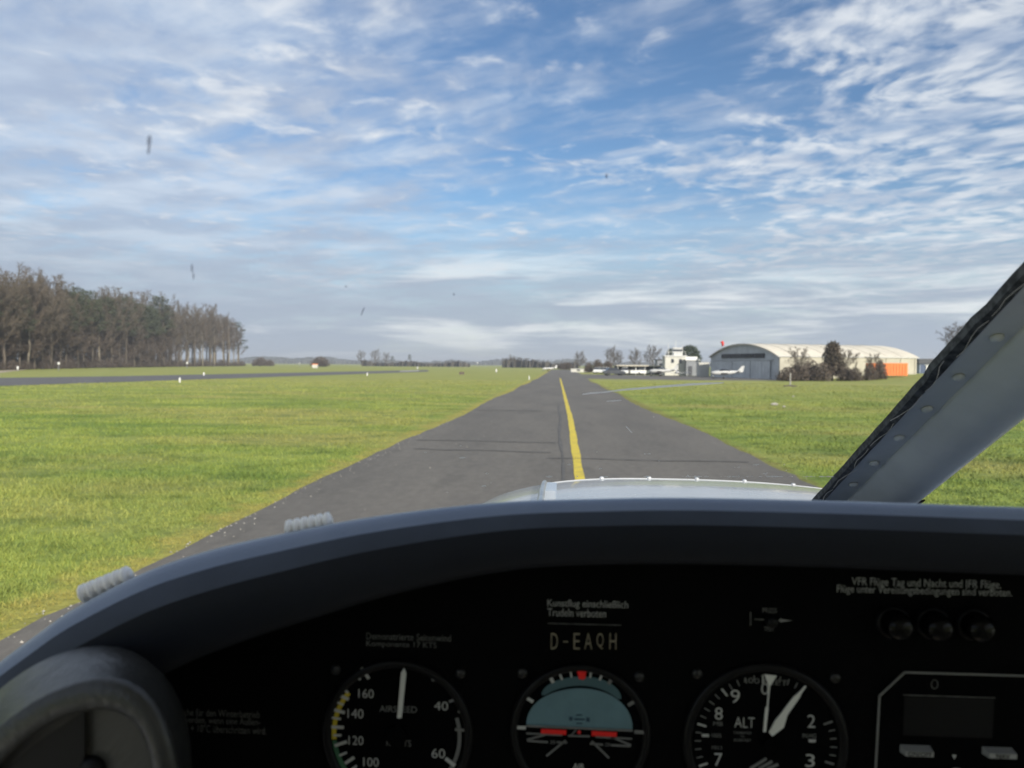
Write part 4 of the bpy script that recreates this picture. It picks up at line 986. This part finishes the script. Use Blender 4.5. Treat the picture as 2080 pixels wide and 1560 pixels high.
def build_far():
    for u, d, h, w, lb in ((528, 420, 5.5, 1.6, 'low grey brown bush just right of the wood'), (650, 400, 6.0, 1.7, 'rounded lone bush beyond the runway'), (548, 425, 4.0, 1.3, 'small bush between the wood and the lone round bush')):
        plant('bush', P_BUSH[0], far(u, d), h, lb, 'bush', None, w, ('stems', 'crown'))
    for u, d, h, pr, lb in ((734, 560, 10, P_OPEN[0], 'leftmost small bare tree on the far hedge'), (763, 620, 12, P_OPEN[1], 'pale bare tree on the far hedge, left of a pair'), (784, 640, 10, P_OPEN[0], 'pale bare tree on the far hedge, right of a pair'), (797, 560, 7.5, P_PINE[0], 'small dark conifer on the far hedge'), (832, 580, 9, P_PINE[1], 'pointed dark conifer right along the far hedge'), (1040, 520, 7.5, P_OPEN[1], 'small bare tree left of the taxiway end')):
        plant('far_tree', pr, far(u, d), h, lb, 'tree', None, 1.1)
    def mass(name, u0, u1, d, hfun, depth, label, seed, m):
        r = random.Random(seed); mb = MB(); n = int((u1 - u0) / 3.2)
        rings = []
        for i in range(n + 1):
            u = u0 + (u1 - u0) * i / n; h = hfun(u) * r.uniform(.72, 1.1); a, b = far(u, d + r.uniform(-4, 4)), far(u, d + depth)
            rings.append([Vector((a.x, a.y, -.5)), Vector((a.x, a.y, h * .6)), Vector((a.x, a.y + depth * .15, h * r.uniform(.85, 1))), Vector((b.x, b.y - depth * .3, h * r.uniform(.9, 1.1))), Vector((b.x, b.y, -.5))])
        mb.loft(rings, False, False)
        for i in range(n * 9):                                 # leaf-sized faces break up the outline
            u = r.uniform(u0, u1); p = far(u, d + r.uniform(-3, depth * .4)); h = hfun(u); s = h * .16; p.z = h * r.uniform(.45, 1.08); mb.add([p, p + rvec(r) * s, p + rvec(r) * s], [(0, 1, 2)])
        o = link(name, mb.mesh(name, m)); o['kind'] = 'stuff'; o['label'] = label; o['category'] = 'wood'
    mass('distant_wood', -900, 2900, 1500, lambda u: 10 + 3 * math.sin(u * .013) + 2 * math.sin(u * .05), 120, 'distant wooded horizon', 3, M_FARWOOD)
    M_HEDGE = mat('hedge_twigs', (.070, .062, .048), .95, var=.4, vscale=.1)
    mass('hedge', 735, 955, 540, lambda u: 3.3 + .7 * math.sin(u * .07), 8, 'dark hedge across the far field', 5, M_HEDGE)
    mass('hedge', 1020, 1175, 480, lambda u: 4.6 + 1.2 * math.sin((u - 1000) * .035), 10, 'dark hedge behind the end of the taxiway', 6, M_HEDGE)
build_far()

# ------------------------------------------------------------------ buildings on the right
M_HANGF = mat('hangar_sheet_grey', (.50, .52, .52), .6, var=.2, vscale=.6)
M_HANGD = mat('hangar_door_grey', (.58, .60, .60), .6, var=.2, vscale=.8)
M_HANGS = mat('hangar_side_cream', (.40, .375, .30), .75, var=.18, vscale=.5)
M_ROOF = mat('roof_pale', (.62, .57, .47), .7, var=.15, vscale=.4)
M_GLASSD = mat('window_dark', (.03, .035, .045), .15)
M_PLAST = mat('white_render', (.52, .51, .46), .85, var=.12, vscale=.8)
M_GREYB = mat('grey_and_shaded_render', (.21, .22, .235), .8, var=.15, vscale=.8)
M_ORANGE = mat('orange_paint', (.70, .17, .015), .5, var=.15, vscale=1)
M_BLUEG = mat('blue_grey_sheet', (.20, .24, .32), .6, var=.15)
M_DKROOF = mat('dark_roof', (.055, .058, .066), .7, var=.2)
M_DKBLUE = mat('dark_blue_paint', (.025, .05, .11), .5)
M_WINDW = mat('white_shutter', (.78, .78, .76), .5)
M_SOCK = mat('windsock_red', (.62, .035, .025), .8, var=.2)

def build_hangar():
    dB = 122.0; B = far(1580, dB); e1 = Vector((-.30, .954, 0)); e2 = Vector((.954, .30, 0))
    sl = ray(1441, 741); k = sl.x / sl.y; W = (B.x - k * B.y) / (k * e1.y - e1.x)
    sl = ray(1863, 741); k = sl.x / sl.y; Lh = (k * B.y - B.x) / (e2.x - k * e2.y)
    EAVE, APEX = 3.75, 5.85
    t = thing('hangar', 'arched hangar with grey door front and cream side wall', 'hangar', B)
    up = Vector((0, 0, 1)); P = lambda a, b, z: B + e1 * a + e2 * b + up * z
    def arcz(a, top=APEX, eave=EAVE):
        f = (a / W - .5) * 2; R = ((W / 2) ** 2 + (top - eave) ** 2) / (2 * (top - eave)); return top - R + math.sqrt(max(R * R - (f * W / 2) ** 2, 0))
    n = 28; As = [W * i / n for i in range(n + 1)]
    mb = MB(); mb.loft([[P(a, .25, -1) for a in As], [P(a, .25, arcz(a) - .08) for a in As]], False, False); part('front_wall', mb, M_HANGF, t)
    mb = MB(); mb.loft([[P(a, Lh - .1, -1) for a in As], [P(a, Lh - .1, arcz(a) - .08) for a in As]], False, False); part('rear_wall', mb, M_HANGS, t)
    mb = MB(); mb.loft([[P(a, b, arcz(a) - dz) for a in As] for b, dz in ((-.15, 0), (Lh + .2, 0))], False, False); 
    mb.loft([[P(a, b, arcz(a) - .22) for a in As] for b in (-.15, Lh + .2)], False, False)
    for b in (-.15, Lh + .2): mb.loft([[P(a, b, arcz(a)) for a in As], [P(a, b, arcz(a) - .22) for a in As]], False, False)
    roof = part('roof', mb, M_ROOF, t, False, 'pale arched roof')
    for i in range(1, 9):
        b = Lh * i / 9; mb = MB(); mb.loft([[P(a, b - .04, arcz(a) + .002) for a in As], [P(a, b - .04, arcz(a) + .05) for a in As], [P(a, b + .04, arcz(a) + .05) for a in As], [P(a, b + .04, arcz(a) + .002) for a in As]], False, False); part('roof_seam', mb, M_ROOF, roof)
    for a0 in (0.0, W):
        mb = MB(); mb.loft([[P(a0, .25, -1), P(a0, Lh - .1, -1)], [P(a0, .25, EAVE - .02), P(a0, Lh - .1, EAVE - .02)]], False, False); part('side_wall', mb, M_HANGS, t, False, 'cream side wall' if a0 == 0 else None)
    for i in range(10):
        b = .35 + (Lh - .8) * i / 9; mb = MB(); mb.box(P(-.05, b, 1.6), (.12, .10, 4.2), math.atan2(e2.y, e2.x)); part('wall_rib', mb, M_HANGS, t)
    mb = MB(); mb.box(P(-.16, Lh / 2, EAVE - .12), (Lh + .4, .14, .14), math.atan2(e2.y, e2.x)); part('gutter', mb, M_WHITE, t)
    rz = math.atan2(e1.y, e1.x); nd = 6
    for i in range(nd):
        a = W * (.10 + .80 * (i + .5) / nd); off = .12 if i % 2 else .04; mb = MB(); mb.box(P(a, off, 1.45), (W * .80 / nd - .12, .10, 2.9), rz); dr = part('door_panel', mb, M_HANGD, t)
        for q in (-.28, 0, .28): mb = MB(); mb.box(P(a + q * W * .8 / nd, off - .07, 1.45), (.08, .04, 2.8), rz); part('door_rib', mb, M_HANGF, dr)
    for i in range(4):
        a = W * (.18 + .64 * (i + .5) / 4); mb = MB(); mb.box(P(a, .18, 3.75), (W * .64 / 4 - .18, .08, .75), rz); part('window', mb, M_GLASSD, t)
    mb = MB(); mb.box(P(W / 2, .10, 3.08), (W * .86, .16, .18), rz); part('door_rail', mb, M_HANGF, t)
    # windsock on a mast at the hangar's left shoulder
    c = far(1466, 152); s = thing('windsock', 'small red windsock above the left shoulder of the arched hangar', 'windsock', (c.x, c.y, 0))
    mb = MB(); mb.tube([(c.x, c.y, 0), (c.x, c.y, 6.75)], .03, 8); part('mast', mb, M_GREYB, s)
    mb = MB(); mb.tube([(c.x - .05, c.y, 6.8), (c.x + .1, c.y - .1, 6.45), (c.x + .12, c.y - .15, 5.9)], [.30, .27, .18], 10); part('sock', mb, M_SOCK, s, True)
    return B
build_hangar()

def rect_house(name, label, u0, u1, d, z0, z1, depth, wm, rm, rz=0.0, over=.2, roofh=.25, cat='building'):
    a, b = far(u0, d), far(u1, d); c = (a + b) / 2; w = (b - a).length
    t = thing(name, label, cat, (c.x, c.y, z0), 0)
    mb = MB(); mb.box((c.x, c.y + depth / 2, (z0 + z1) / 2 - .3), (w, depth, z1 - z0 + .6)); part('wall', mb, wm, t)
    mb = MB(); mb.box((c.x, c.y + depth / 2, z1 + roofh / 2), (w + over * 2, depth + over * 2, roofh)); part('roof', mb, rm, t)
    return t, c, w
def wpart(t, nm, m, u, d, z, w, h, th=.06, sub=None):
    c = far(u, d); mb = MB(); mb.box((c.x, c.y - th / 2 - .005, z), (w, th, h)); return part(nm, mb, m, sub or t)
def build_tower():
    t, c, w = rect_house('control_tower', 'white two storey control tower with roof cab and antennas', 1351, 1393, 160, 0, 3.9, 4.2, M_PLAST, M_WHITE, roofh=.2)
    mb = MB(); a, b = far(1393, 160), far(1409, 160); mb.box(((a.x + b.x) / 2 - .3, 162.4, 3.55), (b.x - a.x + 2.2, 4.0, .7)); part('balcony', mb, M_WHITE, t)
    for u in (1366, 1382): wpart(t, 'window', M_GLASSD, u, 160, 3.0, .55, .8)
    cc = far(1375, 161.5); mb = MB(); mb.box((cc.x, cc.y, 4.9), (1.7, 1.7, 1.5)); cab = part('cab', mb, M_WHITE, t)
    mb = MB(); mb.box((cc.x, cc.y, 5.15), (1.8, 1.8, .5)); part('cab_glazing', mb, M_GLASSD, cab); mb = MB(); mb.box((cc.x, cc.y, 5.7), (2.0, 2.0, .14)); part('cab_roof', mb, M_WHITE, cab)
    for u, h in ((1372, 7.4), (1357, 6.6), (1386, 6.4)):
        p = far(u, 161.5); mb = MB(); mb.tube([(p.x, p.y, 3.9), (p.x, p.y, h)], .05, 6); part('antenna', mb, M_WHITE, t)
    for u in np.linspace(1352, 1392, 7):
        p = far(u, 160.2); mb = MB(); mb.tube([(p.x, p.y, 4.1), (p.x, p.y, 4.9)], .035, 5); part('railing_post', mb, M_WHITE, t)
    a, b = far(1351, 160.2), far(1392, 160.2); mb = MB(); mb.tube([(a.x, a.y, 4.9), (b.x, b.y, 4.9)], .04, 5); part('railing', mb, M_WHITE, t)
    t, c, w = rect_house('annex_building', 'flat roofed annex, its shade coloured in grey, between the control tower and the hangar', 1394, 1419, 158, 0, 3.1, 4, M_GREYB, M_WHITE)  # shade on the turned wall is put into its grey colour
    wpart(t, 'door', M_DKROOF, 1402, 158, 1.0, .8, 1.9)
    t, c, w = rect_house('storage_container', 'cream white storage container against the left end of the hangar', 1420, 1441, 146, 0, 2.6, 2.4, M_PLAST, M_WHITE, over=.05, roofh=.08)
    for u in (1425, 1430.5, 1436): wpart(t, 'wall_rib', M_PLAST, u, 146, 1.3, .12, 2.4)
    # low open shed left of the tower
    a, b = far(1252, 165), far(1350, 165); c = (a + b) / 2; t = thing('open_shed', 'long low open shed with pale flat roof left of the tower', 'shed', (c.x, c.y, 0))
    mb = MB(); mb.box((c.x, c.y + 2.5, 1.95), ((b - a).length, 6, .18)); part('roof', mb, M_ROOF, t); mb = MB(); mb.box((c.x, c.y + 5.2, .9), ((b - a).length, .15, 1.9)); part('back_wall', mb, M_DKROOF, t)
    for i in range(6):
        p = a.lerp(b, .03 + .94 * i / 5); mb = MB(); mb.box((p.x, p.y + .2, .95), (.14, .14, 1.9)); part('post', mb, M_WHITE, t)
    t, c, w = rect_house('low_wall_building', 'long low white building right of the taxiway end', 1160, 1238, 215, 0, .95, 3, M_PLAST, M_GREYB, over=.1, roofh=.12)
    for u in (1175, 1195, 1215): wpart(t, 'window', M_GLASSD, u, 215, .55, .9, .4)
    t, c, w = rect_house('grey_house', 'small dark grey building half hidden left of the tower', 1335, 1352, 172, 0, 3.2, 4, M_GREYB, M_DKROOF)
    wpart(t, 'window', M_GLASSD, 1343, 172, 2.2, .7, .7)
build_tower()
def build_right():
    # blue-grey building beside the windscreen post
    t, c, w = rect_house('blue_building', 'blue grey building with dark roof behind the windscreen post', 1868, 2060, 150, .6, 2.75, 9, M_BLUEG, M_DKROOF, over=.3, roofh=.95)
    wpart(t, 'door', M_DKBLUE, 1876, 150, 1.7, 1.0, 1.9)
    for u in (1884.5, 1899, 1914, 1960, 1990): 
        f = wpart(t, 'window', M_WINDW, u, 150, 1.85, .85, 1.3); wpart(t, 'frame', M_WHITE, u, 149.9, 2.5, 1.0, .1, .1, f)
    # orange container, partly behind bushes
    a, b = far(1772, 116), far(1844, 116); c = (a + b) / 2; t = thing('orange_container', 'bright orange container behind the bushes by the hangar', 'container', (c.x, c.y, .8))
    mb = MB(); mb.box((c.x, c.y + 1.2, 1.72), ((b - a).length, 2.4, 1.84)); part('body', mb, M_ORANGE, t)
    for i in range(12): p = a.lerp(b, (i + .5) / 12); mb = MB(); mb.box((p.x, p.y - .035, 1.72), (.25, .07, 1.7)); part('corrugation', mb, M_ORANGE, t)
    r = random.Random(2)
    B = [(1600, 108, 2.6, 1.1, 'dark bush at the right corner of the hangar doors'), (1622, 110, 3.3, .9, 'bush beside the hangar corner, second from its doors'), (1645, 112, 3.9, .8, 'broad grey bush in front of the cream hangar wall'), (1668, 110, 3.4, .8, 'tangled bush left of the tall brown conifer'), (1718, 111, 2.6, .9, 'low dark bush right of the tall brown conifer'), (1738, 110, 2.4, .9, 'low bush between the conifer and the orange container'), (1768, 110, 3.0, .60, 'twiggy bush before the left end of the orange container'), (1788, 111, 3.6, .50, 'tall twiggy bush in front of the orange container')]
    for i, (u, d, h, w_, lb) in enumerate(B): 
        p = far(u, d); p.z = float(height(np.float64(p.x), np.float64(p.y))) - .05; plant('bush', P_BUSH[i % 3], p, h * .86, lb, 'bush', 'bushes in front of the hangar', w_ * 1.2, ('stems', 'crown'))
    for u, d, h, lb in ((1620, 114, 4.2, 'bare sapling above the bushes by the hangar corner'), (1722, 115, 4.0, 'bare sapling right of the brown conifer'), (1775, 114, 3.5, 'bare sapling before the orange container')):
        p = far(u, d); plant('bare_tree', P_OPEN[0], p, h, lb, 'tree', None, 1.3)
    p = far(1691, 113); plant('brown_conifer', P_EGG[0], p, 5.7, 'tall brown egg shaped conifer in front of the hangar', 'tree', None, 1.05)
    for u, d, h, pr, lb, w_ in ((1952, 172, 11.0, P_OPEN[1], 'bare spreading tree behind the blue grey building', 1.15), (1400, 185, 6.9, P_EVER[0], 'dark evergreen tree behind the control tower', 1.2), (1362, 190, 6.2, P_EVER[0], 'dark evergreen just left of the tower cab', .6), (1326, 215, 6.6, P_OPEN[0], 'rounded bare tree left of the tower', 1.2), (1291, 235, 6.2, P_OPEN[1], 'bare tree behind the open shed', 1.2), (1252, 240, 5.8, P_OPEN[0], 'bare tree above the left end of the open shed', 1.2), (1241, 250, 7.2, P_OPEN[1], 'taller bare tree behind the dark shrubs', .9), (1178, 260, 5.8, P_OPEN[0], 'lone bare tree right of the taxiway end', 1.2)):
        plant('bare_tree' if pr in P_OPEN else 'evergreen_tree', pr, far(u, d), h, lb, 'tree', None, w_)
    for u, d, h, w_, lb in ((1196, 205, 2.9, .9, 'dark shrub behind the long low white building, leftmost'), (1214, 204, 3.9, .8, 'dark shrub beside the parked cars, tallest of its row'), (1234, 203, 3.5, .9, 'dark shrub at the left end of the open shed'), (1150, 330, 3.4, 2.2, 'low dark shrub at the end of the taxiway')):
        plant('shrub', P_BUSH[1], far(u, d), h, lb, 'bush', None, w_, ('stems', 'crown'))
    # marker post on a dark base in the grass
    p = gnd(1605, 785); t = thing('marker_post', 'thin grey post on a dark base in the right hand grass', 'post', p)
    mb = MB(); mb.tube([(p.x, p.y, 0), (p.x, p.y, 1.35)], .06, 8); part('post', mb, M_CONC, t); mb = MB(); mb.lathe((p.x, p.y, 0), [(.75, 0), (.6, .10), (.2, .14)], 14, 'Z'); part('base', mb, M_BUSH, t)
    for u, v, s, lb in ((1573, 823, .17, 'long pale stone in the right hand grass'), (1592, 828, .10, 'small pale stone right of the long one'), (1611, 807, .11, 'small pale stone farther out in the right hand grass')):
        p = gnd(u, v); mb = MB(); mb.sphere((0, 0, .05), s, 9, 6, (1.2 if s > .15 else .8, .6, .45)); o = link('stone', mb.mesh('stone', M_PEB)); o.location = p; tag(o, lb, 'stone')
build_right()

# ------------------------------------------------------------------ runway markers
def marker(u, d, zt, w, label, m=None, cone=False):
    w *= .72; p = far(u, d); t = thing('runway_marker', label, 'marker', p, 0, 'white airfield markers')
    mb = MB()
    if cone: mb.lathe((p.x, p.y, zt - .35), [(w * .3, -.3), (w * .5, 0), (w * .5, .22), (w * .2, .35)], 12, 'Z'); part('lamp', mb, m or M_WHITE, t, True)
    else: mb.sphere((p.x, p.y, zt - w * .5), w * .55, 10, 7, (1, .5, .9)); part('board', mb, m or M_WHITE, t, True)
    mb = MB(); mb.tube([(p.x, p.y, 0), (p.x, p.y, zt - w * .6)], w * .08 + .02, 6); part('stake', mb, M_GREYB, t)
for u, d, zt, w, lb in ((119, 150, 1.75, .75, 'round white marker at the wood edge, the leftmost and largest'), (380, 230, 2.0, .95, 'round white marker before the wood, right of centre'), (608, 330, 2.1, .8, 'white marker in the far field left of the round lone bush')): marker(u, d, zt, w, lb)
for u, d, zt, w, lb in ((36, 140, .95, .5, 'small white marker where the sandy track ends'), (365, 72, .50, .24, 'small white light on the near edge of the runway'), (414, 110, .5, .3, 'small white light on the far runway edge'), (848, 230, 1.1, .5, 'small white light at the far end of the runway'), (746, 120, .55, .25, 'thin white peg at the near edge of the distant runway'), (1008, 165, 1.0, .5, 'white marker standing in the grass left of the taxiway'), (1075, 100, .55, .2, 'thin white peg at the left edge of the taxiway'), (970, 420, 3.0, 1.0, 'bright white marker on the far hedge')): marker(u, d, zt, w, lb, None, True)
p = far(640, 300); t = thing('equipment_box', 'small orange and white equipment box in front of the lone bush', 'box', p)
mb = MB(); mb.box((p.x, p.y, .7), (2.0, 1.2, 1.4)); part('cabinet', mb, M_PLAST, t); mb = MB(); mb.box((p.x, p.y, 1.5), (2.1, 1.3, .3)); part('lid', mb, M_ORANGE, t)
p = far(938, 140); t = thing('low_sign', 'small dark sign low in the grass left of the taxiway', 'sign', p)
mb = MB(); mb.box((p.x, p.y, .35), (.9, .12, .45)); part('board', mb, M_BUSH, t)
for s in (-1, 1): mb = MB(); mb.box((p.x + s * .35, p.y, .08), (.06, .06, .2)); part('leg', mb, M_BUSH, t)

# ------------------------------------------------------------------ parked aircraft and cars
M_PLANEW = mat('aircraft_white', (.54, .54, .52), .4, var=.15)
def make_plane(label, loc, rz, sc, high=False):
    """light aircraft, nose along +y, about 7 m long"""
    t = thing('parked_aircraft', label, 'aircraft', loc, rz, 'parked light aircraft'); t.scale = (sc,) * 3
    def el(y, z, rx, rz_, n=12): return [Vector((rx * math.cos(2 * math.pi * k / n), y, z + rz_ * math.sin(2 * math.pi * k / n))) for k in range(n)]
    mb = MB(); mb.loft([el(3.1, 1.25, .16, .16), el(3.0, 1.25, .38, .36), el(2.2, 1.28, .52, .46), el(1.3, 1.32, .58, .52), el(.2, 1.35, .58, .55), el(-1.0, 1.42, .42, .42), el(-2.4, 1.52, .22, .26), el(-3.7, 1.62, .06, .12)], True, True); part('fuselage', mb, M_PLANEW, t, True, None, True)
    mb = MB(); mb.loft([el(1.5, 1.62, .30, .10), el(1.0, 1.85, .46, .26), el(.2, 1.93, .48, .30), el(-.7, 1.80, .38, .16), el(-1.3, 1.66, .2, .08)], True, True); part('canopy', mb, M_GLASSD, t, True, None, True)
    zw = 2.25 if high else 1.0
    for s in (-1, 1):
        pr = [(1.1, 0), (.9, .12), (.4, .16), (-.5, .04), (-.5, 0), (.4, -.06)]
        mb = MB(); mb.loft([[Vector((s * .35, a, zw + b)) for a, b in pr], [Vector((s * 4.5, a * .8 + .1, zw + .35 * (not high) + b * .7)) for a, b in pr]], True, True); part('wing', mb, M_PLANEW, t, False, None, True)
        mb = MB(); mb.loft([[Vector((s * .04, -3.0 + a * .5, 1.66 + b * .4)) for a, b in pr], [Vector((s * 1.5, -3.1 + a * .35, 1.68 + b * .3)) for a, b in pr]], True, True); part('tailplane', mb, M_PLANEW, t, False, None, True)
        mb = MB(); mb.tube([(s * .5, .4, 1.0), (s * 1.0, .4, .28)], .05, 6); part('gear_leg', mb, M_WHITE, t, False, None, True)
        mb = MB(); mb.lathe((s * 1.05, .4, .22), [(.06, -.08), (.22, -.08), (.22, .08), (.06, .08)], 14, 'X'); part('wheel', mb, M_RUBBER, t, True, None, True)
    mb = MB(); mb.add([(-.05, -2.5, 1.65), (-.05, -3.75, 1.7), (-.03, -4.0, 2.85), (-.03, -3.45, 2.85), (.05, -2.5, 1.65), (.05, -3.75, 1.7), (.03, -4.0, 2.85), (.03, -3.45, 2.85)], [(0, 1, 2, 3), (7, 6, 5, 4), (0, 4, 5, 1), (1, 5, 6, 2), (2, 6, 7, 3), (3, 7, 4, 0)]); part('fin', mb, M_PLANEW, t, False, None, True)
    mb = MB(); mb.tube([(0, 2.6, .95), (0, 2.7, .25)], .05, 6); part('gear_leg', mb, M_WHITE, t, False, None, True)
    mb = MB(); mb.lathe((0, 2.7, .2), [(.05, -.06), (.2, -.06), (.2, .06), (.05, .06)], 14, 'X'); part('wheel', mb, M_RUBBER, t, True, None, True)
    mb = MB(); mb.box((0, 3.16, 1.25), (1.8, .05, .12)); part('propeller', mb, M_DKROOF, t, False, None, True)
    mb = MB(); mb.lathe((0, 3.1, 1.25), [(.16, 0), (.12, .15), (.02, .25)], 12, 'Y'); part('spinner', mb, M_WHITE, t, True, None, True)
    return t
make_plane('white light aircraft parked before the grey hangar doors', far(1474, 124, 0), math.radians(80), .72)
make_plane('white light aircraft parked in front of the control tower', far(1345, 146, 0), math.radians(74), .76)
make_plane('white light aircraft on the taxiway far ahead', far(1115, 235, 0), math.radians(95), .64)
make_plane('white light aircraft seen nose on beside the foot of the control tower', far(1376, 150, 0), math.radians(170), .55)
M_CARD = mat('car_dark', (.03, .035, .045), .3, coat=.5); M_CARW = mat('car_white', (.7, .7, .7), .35, coat=.4)
def make_car(label, u, d, m, rz):
    p = far(u, d); t = thing('parked_car', label, 'car', p, rz, 'cars parked by the shed')
    body = [(-2.1, .35), (-2.1, .8), (-1.9, .95), (-1.1, 1.0), (1.2, 1.0), (2.0, .85), (2.15, .6), (2.1, .35)]
    mb = MB(); mb.add([(x, -.85, z) for x, z in body] + [(x, .85, z) for x, z in body], [tuple(range(8)), tuple(range(15, 7, -1))] + [(i, (i + 1) % 8, 8 + (i + 1) % 8, 8 + i) for i in range(8)]); part('body', mb, m, t, False, None, True)
    cab = [(-1.6, 1.0), (-1.1, 1.48), (.4, 1.5), (1.1, 1.0)]
    mb = MB(); mb.add([(x, -.74, z) for x, z in cab] + [(x, .74, z) for x, z in cab], [tuple(range(4)), tuple(range(7, 3, -1))] + [(i, (i + 1) % 4, 4 + (i + 1) % 4, 4 + i) for i in range(4)]); part('glasshouse', mb, M_GLASSD, t, False, None, True)
    mb = MB(); mb.box((-.35, 0, 1.51), (1.4, 1.3, .05)); part('roof', mb, m, t, False, None, True)
    for x in (-1.3, 1.3):
        for y in (-.8, .8): mb = MB(); mb.lathe((x, y, .32), [(.1, -.1), (.32, -.1), (.32, .1), (.1, .1)], 14, 'Y'); part('wheel', mb, M_RUBBER, t, True, None, True)
make_car('dark parked car at the left end of the open shed', 1247, 152, M_CARD, .2)
make_car('white parked car under the left end of the shed roof', 1270, 166, M_CARW, 1.4)
make_car('white parked car left of the dark one, nearer the shrubs', 1231, 180, M_CARW, 1.2)
make_car('white parked car under the right end of the open shed', 1308, 166, M_CARW, .1)
make_car('white parked car under the middle of the open shed', 1288, 167, M_CARW, 1.5)
make_car('white parked car at the far left of the shrubs', 1216, 186, M_CARW, 1.3)

# ------------------------------------------------------------------ thin winter haze
def build_haze():
    m = bpy.data.materials.new('haze'); m.use_nodes = True; t = m.node_tree; t.nodes.clear(); N = NT(t)
    v = N.n('ShaderNodeVolumePrincipled'); v.inputs['Color'].default_value = (.86, .90, .96, 1); v.inputs['Density'].default_value = .0004; v.inputs['Anisotropy'].default_value = .2
    N.L(v.outputs[0], N.n('ShaderNodeOutputMaterial').inputs['Volume'])
    mb = MB(); mb.box((0, 500, 16), (12000, 12000, 34)); o = link('haze', mb.mesh('haze', m)); o['kind'] = 'stuff'; o['label'] = 'thin pale winter haze over the airfield'
build_haze()
